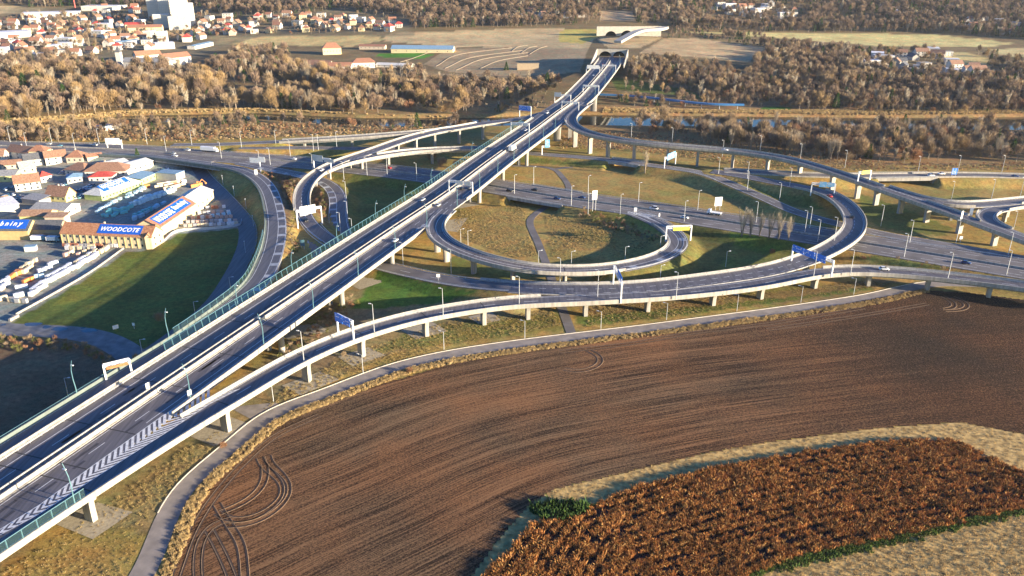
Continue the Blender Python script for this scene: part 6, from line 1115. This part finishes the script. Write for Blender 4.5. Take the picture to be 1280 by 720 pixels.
# tunnel portals
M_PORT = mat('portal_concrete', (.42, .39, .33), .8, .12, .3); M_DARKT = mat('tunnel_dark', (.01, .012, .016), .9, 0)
def portal(label, c, th, W_, H, arches, zoff=0.0, m=M_PORT, deep=14):
    t = thing('tunnel_portal', label, 'tunnel portal', c, th); mb = MB(); y0 = 0; outline = []; hw = W_/2; n = 14
    segs = sorted(arches); xs_ = [-hw]; top = H
    # face as strips between arch openings
    def col(x0, x1, z0, z1): mb.box(x0, 0, z0, x1, 1.2, z1)
    prev = -hw
    for cx, r in segs:
        if cx - r > prev: col(prev, cx - r, -1, top)
        for k in range(n):
            a0 = math.pi - math.pi*k/n; a1 = math.pi - math.pi*(k+1)/n; x0, x1 = cx + r*math.cos(a0), cx + r*math.cos(a1); z0, z1 = r*.95*math.sin(a0), r*.95*math.sin(a1)
            mb.add([(x0, 0, z0), (x1, 0, z1), (x1, 0, top), (x0, 0, top), (x0, 1.2, z0), (x1, 1.2, z1), (x1, 1.2, top), (x0, 1.2, top)], [(0,1,2,3),(7,6,5,4),(0,4,5,1),(3,2,6,7)])
        prev = cx + r
    if prev < hw: col(prev, hw, -1, top)
    mb.build('portal_wall', m, t)
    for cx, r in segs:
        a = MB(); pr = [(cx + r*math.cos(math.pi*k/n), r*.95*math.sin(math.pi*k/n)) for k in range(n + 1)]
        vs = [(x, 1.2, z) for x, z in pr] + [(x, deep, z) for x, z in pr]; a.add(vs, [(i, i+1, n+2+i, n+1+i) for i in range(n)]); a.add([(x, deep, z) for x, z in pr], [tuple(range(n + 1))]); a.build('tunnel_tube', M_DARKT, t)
    return t
e = MAIN.p[-1]; th = MAIN.dir(MAIN.L) - math.pi/2
portal('near tunnel portal with two wide dark arches where the motorway ends', (e[0], e[1], e[2] - .3), th, 39, 9.8, [(-8.3, 7.6), (8.3, 7.6)])
for s_, lb in ((-1, 'white'), (1, 'right')):
    c = MAIN.cut(ML - 75, ML); mb = MB(); hh = np.interp(c.s, [0, c.L], [.5, 9.4]); sweep(mb, c, [(s_*18.6, -3), (s_*18.6, hh), (s_*19.5, hh), (s_*19.5, -3)]); thing('retaining_wall', f'{"left" if s_ < 0 else "right"} concrete retaining wall rising to the near tunnel portal', 'wall', data=mb.mesh('retaining_wall', [M_PORT]))
mb = MB(); sweep(mb, MAIN.cut(ML - 60, ML), [(-19, -.7), (19, -.7), (19, -.2), (-19, -.2)]); struct(mb.build('tunnel_approach', M_ASPH))
c = pick(786, 45); portal('upper tunnel portal with a long pale concrete wall and two arches', (c[0], c[1], c[2] - 1), .05, 100, 15, [(-28, 8.5), (-3, 9.5)], deep=10)
P_ = Path([(c[0] - 30, c[1] - 105, hz(c[0] - 30, c[1] - 105) + 3.5), (c[0] + 5, c[1] - 65, 34), (c[0] + 40, c[1] - 32, 34), (c[0] + 56, c[1] + 8, 33)], raw=True)
P_.p[:, 2] = np.maximum(P_.p[:, 2], height(P_.p[:, 0], P_.p[:, 1]) + 3); mb = MB(); sweep(mb, P_, [(-6, -2.5), (-6, 1), (6, 1), (6, -2.5)]); o = thing('access_bridge', 'curved pale access bridge in front of the upper tunnel portal', 'bridge', data=mb.mesh('access_bridge', [M_PORT]))
# blue pipe bridge by the river
P_ = Path([G(748,119,4), G(790,121,4), G(830,125,4), G(885,131,4), G(930,132,4)], raw=True); t = thing('pipe_bridge', 'long blue pipe bridge on thin legs beyond the river', 'pipe bridge'); mb = MB(); sweep(mb, P_, [(-1.6, 0), (-1.6, 1.6), (1.6, 1.6), (1.6, 0)]); mb.build('pipe_casing', mat('pipe_blue', (.05, .20, .42), .5, .1), t)
for q in np.arange(8, P_.L, 17): p = P_.at(q); mb = MB(); mb.bar(p + [0, 0, .1], (p[0], p[1], hz(p[0], p[1]) - .5), .5); mb.build('leg', M_STEEL, t)
# vineyard terraces and a stone wall on the hillside
M_VW = mat('pale_terrace_stone', (.26, .21, .15), .9, .2, .5)
for i, pl_ in enumerate([((545,83),(575,68),(640,60)), ((556,86),(590,72),(655,63)), ((570,88),(605,74),(660,66)), ((600,86),(625,76),(660,70)), ((500,78),(560,60),(620,57)), ((640,64),(650,58),(660,57)), ((652,66),(664,59),(672,58)), ((662,68),(676,60),(684,58))]):
    w_ = [pick(*q) + [0, 0, .2] for q in pl_]; P_ = Path(w_, raw=True); P_.p[:, 2] = height(P_.p[:, 0], P_.p[:, 1]); mb = MB(); sweep(mb, P_, wall_prof(0, .45, -1, .5)); thing('terrace_wall', f'pale terrace wall on the bare vineyard slope, {ORD(i + 1)} from the lower left', 'wall', data=mb.mesh('terrace_wall', [M_VW]), group='terrace walls on the vineyard slope')
w_ = [pick(*q) for q in ((530,94),(590,96),(640,98),(685,99))]; P_ = Path(w_, raw=True); P_.p[:, 2] = height(P_.p[:, 0], P_.p[:, 1]); mb = MB(); sweep(mb, P_, wall_prof(0, 1, -1, 2.2)); thing('stone_wall', 'long pale wall above the woods left of the motorway', 'wall', data=mb.mesh('stone_wall', [M_VW]))
p = pick(660, 87); t = thing('retaining_frame', 'dark square retaining wall with a pale rim on the hillside', 'wall', p); mb = MB(); mb.box(-13, 0, -1, 13, 1, 7); mb.build('panel', WALL['stone'], t); mb = MB(); mb.box(-13.5, -.3, 7, 13.5, 1.2, 7.7); mb.build('coping', M_VW, t)

# ------------------------------------------------------------------ yard goods, cars and fences
M_WOODP = mat('pallet_wood', (.34, .24, .13), .85, .2, 2)
GC = {k: mat('goods_' + k, c, .5 if k in ('teal', 'white', 'mist') else .8, .14, 1.2) for k, c in dict(teal=(.16,.52,.50), mist=(.46,.64,.70), white=(.68,.68,.68), cream=(.58,.48,.32), pink=(.55,.36,.28), orange=(.60,.22,.06), grey=(.36,.36,.36), yellow=(.66,.60,.04), brick=(.42,.16,.09)).items()}
PN = {}
def goods(k, w_, d, h):
    key = (k, w_, d, h)
    if key not in PN:
        q = random.Random(hash(key) % 999); P_ = MB()
        for y in (-d*.42, 0, d*.42): P_.box(-w_/2, y - .06, 0, w_/2, y + .06, .12)
        for j in range(5): x = -w_/2 + w_*(j + .5)/5; P_.box(x - .08, -d/2, .12, x + .08, d/2, .16)
        Gd = MB(); n = max(1, int(h / .55))
        for j in range(n): i_ = q.uniform(0, .05); Gd.box(-w_/2 + .04 + i_, -d/2 + .04 + i_, .165 + h*j/n, w_/2 - .04 - i_, d/2 - .04 - i_, .155 + h*(j+1)/n)
        PN[key] = (P_.mesh('pallet', [M_WOODP]), Gd.mesh('wrapped_load', [GC[k]]))
    return PN[key]
GS = {}
def stack(k, p, th, w_=2.2, d=1.6, h=1.8, reg=''):
    a, b_ = goods(k, w_, d, h); t = thing('pallet_stack', '', 'pallet', p, th, 'palletised goods ' + reg); link('pallet', a, t); link('wrapped_load', b_, t); GS.setdefault((k, reg), []).append(t)
def rowg(k, a, b_, n, reg, w_=2.2, d=1.6, h=1.8, jit=.3):
    A, B = G(*a), G(*b_); th = math.atan2(B[1]-A[1], B[0]-A[0])
    for i in range(n):
        p = A + (B - A) * (i + .5) / n + [random.gauss(0, jit), random.gauss(0, jit), .02]; ks = k if isinstance(k, str) else random.choice(k); stack(ks, p, th + random.gauss(0, .06), w_, d, h, reg)
r1 = 'behind the yellow warehouse'
for a, b_, n, k in (((119,267),(143,255),7,'mist'), ((127,262),(150,250),7,'mist'), ((158,249),(182,236),8,'mist'), ((160,246),(182,234),7,'mist'), ((128,272),(160,266),7,'teal'), ((132,269),(163,263),7,'teal'), ((138,266),(166,260),6,'teal'), ((162,259),(200,247),9,'mist'), ((166,256),(206,244),9,'mist'), ((172,253),(214,240),9,'mist'), ((182,250),(222,238),8,'mist'), ((170,272),(186,264),5,'teal'), ((180,268),(200,258),6,'mist'), ((190,262),(206,254),5,'mist'), ((166,276),(182,271),4,'mist')): rowg(k, a, b_, n, r1, 2.3, 1.7, random.choice((1.4, 2.0, 2.4)), .7)
r2 = 'along the yard wall'
for a, b_, n, k in (((60,354),(92,337),8,'white'), ((58,350),(90,333),7,'white'), ((94,336),(124,319),9,'white'), ((93,332),(122,315),7,('white','cream')), ((38,371),(58,358),5,('white','grey')), ((40,366),(60,353),5,'white'), ((124,318),(136,311),3,'cream')): rowg(k, a, b_, n, r2, 2.6, 1.6, 2.0)
r3 = 'in the front yard'
for a, b_, n, k in (((28,339),(44,327),5,'cream'), ((29,343),(40,335),4,'cream'), ((0,358),(14,349),4,'white'), ((-2,364),(12,356),4,'white'), ((14,350),(24,341),4,('pink','orange')), ((18,346),(30,341),3,'orange'), ((60,334),(72,330),3,('pink','white')), ((48,342),(66,336),4,'white'), ((30,356),(42,350),3,('cream','orange')), ((11,377),(34,379),5,('cream','grey')), ((0,376),(8,374),2,'cream'), ((18,373),(30,370),3,'white'), ((80,322),(92,316),3,('cream','pink')), ((98,322),(106,316),2,('cream','pink')), ((80,309),(128,310),12,('grey','cream','brick')), ((82,312),(120,313),7,('cream','grey','white')), ((136,309),(148,309),3,('grey','white')), ((20,362),(34,360),3,'white'), ((44,349),(54,347),2,'mist')): rowg(k, a, b_, n, r3, 2.2, 1.5, 1.9)
r4 = 'in the corner store below the side road'
for a, b_, n, k in (((230,284),(298,281),13,('white','grey','cream')), ((234,279),(296,277),11,('white','pink','grey')), ((232,274),(292,272),10,('pink','white','brick')), ((246,268),(288,266),7,('pink','white','grey')), ((250,262),(282,260),5,('brick','white')), ((222,282),(232,272),4,'yellow'), ((262,272),(290,268),4,'mist'), ((236,268),(262,256),4,('pink','cream'))): rowg(k, a, b_, n, r4, 2.0, 1.5, 1.6)
r5 = 'beside the blue timber canopy'
for a, b_, n, k in (((194,236),(222,231),5,('cream','brick')), ((196,233),(232,228),6,('cream','white')), ((206,238),(232,232),5,('white','cream')), ((240,235),(252,232),3,'orange'), ((182,235),(188,234),1,'orange')): rowg(k, a, b_, n, r5, 3.2, 1.4, 2.0)
NMK = dict(teal='teal wrapped', mist='pale blue wrapped', white='white wrapped', cream='cream coloured', pink='pinkish', orange='orange', grey='grey', yellow='bright yellow', brick='brick red')
for (k, reg), v in GS.items(): rank_labels(v, NMK[k] + ' pallet stack ' + reg + ', {} from left')
def wall_line(label, pts, H, w_, m, name='boundary_wall', cat='wall'):
    P_ = Path([G(*q, 0) for q in pts], raw=True, step=4, smooth=0); P_.p[:, 2] = height(P_.p[:, 0], P_.p[:, 1]); mb = MB(); sweep(mb, P_, wall_prof(0, w_, -.3, H)); return thing(name, label, cat, data=mb.mesh(name, [m]))
wall_line('low pale concrete wall between the yard and the green lawn', [(20,394),(60,372),(110,343),(155,311)], .9, .35, M_CONC); wall_line('short pale block at the corner of the gravel track', [(12,402),(23,396)], 1.2, 1.0, M_CONC, 'concrete_block', 'block'); wall_line('thin fence below the corner store', [(205,303),(222,290),(262,287),(300,282),(302,276)], 1.4, .12, M_STEEL, 'mesh_fence', 'fence')
LOTS = [(68,250,110,236,9), (86,243,118,232,8), (100,246,120,238,5), (4,238,22,234,4), (0,247,20,244,4), (76,219,84,212,3), (54,262,58,258,2), (22,246,36,250,3), (200,216,214,210,5), (0,255,24,251,4), (64,238,82,231,5), (88,249,104,247,4), (128,226,150,224,3), (110,240,124,235,3)]
CL = {}
for x0, y0, x1, y1, n in LOTS:
    A, B = G(x0, y0), G(x1, y1); th = math.atan2(B[1]-A[1], B[0]-A[0])
    for i in range(n):
        c_ = random.choice(['teal', 'silver', 'white', 'navy', 'silver', 'grey', 'teal']); t = car(c_, A + (B-A)*(i+.5)/n + [random.gauss(0, .6), random.gauss(0, .8), .03], th + math.pi/2 + random.gauss(0, .12), '', False, 'cars parked in the village'); CL.setdefault(c_, []).append(t)
for k, v in CL.items(): rank_labels(v, f'parked {dict(teal="blue grey", navy="dark blue").get(k, k)} car in the village, {{}} of that colour from the left')
p, th = G(52, 303), .1; truck('blue shaded flatbed truck by the dark shed', G(50, 301), .05, 8, 3, 'teal'); truck('second blue truck by the dark shed', G(68, 302), 0, 7, 3, 'teal')
t = thing('excavator', 'orange excavator at the end of the long cream wing', 'excavator', G(246, 233), .6); mb = MB(); mb.box(-1.8, -1.4, .1, 1.8, -.8, .9); mb.box(-1.8, .8, .1, 1.8, 1.4, .9); mb.build('track', M_TYRE, t); mb = MB(); mb.box(-1.6, -1.2, 1.0, 1.6, 1.2, 2.0); mb.box(.2, .1, 2.0, 1.5, 1.2, 3.1); mb.build('body', GC['orange'], t); mb = MB(); mb.bar((1.4, -.4, 1.8), (3.6, -.4, 4.4), .4); mb.bar((3.6, -.4, 4.4), (5.6, -.4, 2.0), .35); mb.box(5.2, -.9, 1.0, 6.2, .1, 2.0); mb.build('boom', GC['orange'], t)
# puddles on the track
MP = mat('puddle_water', (.05, .06, .07), .03, 0)
for i, (x, y, a, b_) in enumerate(((41,405.5,3.4,1.3), (58,409,1.6,1.0), (74,411,3.2,1.2), (112,413,3.2,1.0), (4,406,1.2,.5), (104,410,1,.4))):
    g_ = G(x, y, .02); P_ = [(g_[0] + a*(1 + .18*math.sin(3*t_ + i))*math.cos(t_), g_[1] + b_*1.6*(1 + .2*math.cos(2*t_ + i))*math.sin(t_), .075) for t_ in np.linspace(0, 6.28, 22)[:-1]]; mb = MB(); mb.add(P_, [tuple(range(21))]); struct(mb.build('puddle', MP))
# paved pads under the piers
M_PAD = mat('cobbled_slope', (.34, .29, .20), .9, .2, 1.2, .05, 3)
def pad(q, pts): mb = MB(); mb.add([tuple(G(x, y, .07)) for x, y in pts], [(0, 1, 2, 3)]); struct(mb.build('paved_pad', M_PAD))
for pts_ in ([(62,652),(122,628),(166,640),(116,674)], [(220,538),(285,520),(318,532),(268,558)], [(352,482),(400,464),(424,474),(376,494)], [(422,446),(460,434),(482,444),(440,458)], [(500,412),(540,402),(560,414),(520,424)], [(585,396),(614,389),(626,400),(600,406)]): pad(0, pts_)
for pts_ in ([(548,250),(585,248),(600,256),(565,262)], [(560,275),(585,272),(572,290),(555,288)], [(600,232),(640,228),(646,236),(612,242)], [(340,412),(395,404),(412,414),(360,424)], [(430,352),(480,338),(500,345),(450,362)]): pad(0, pts_)
# thin air over the valley
mb = MB(); mb.box(-3900, -700, -30, 3900, 5300, 560); o = mb.mesh('haze', []); m = bpy.data.materials.new('valley_haze'); m.use_nodes = True; n, l = m.node_tree.nodes, m.node_tree.links
n.remove(n['Principled BSDF']); v = n.new('ShaderNodeVolumePrincipled'); v.inputs['Color'].default_value = (.80, .88, 1.0, 1); v.inputs['Density'].default_value = 0.00003; v.inputs['Anisotropy'].default_value = .2; l.new(v.outputs[0], n['Material Output'].inputs['Volume']); o.materials.append(m); stuff(link('haze', o))
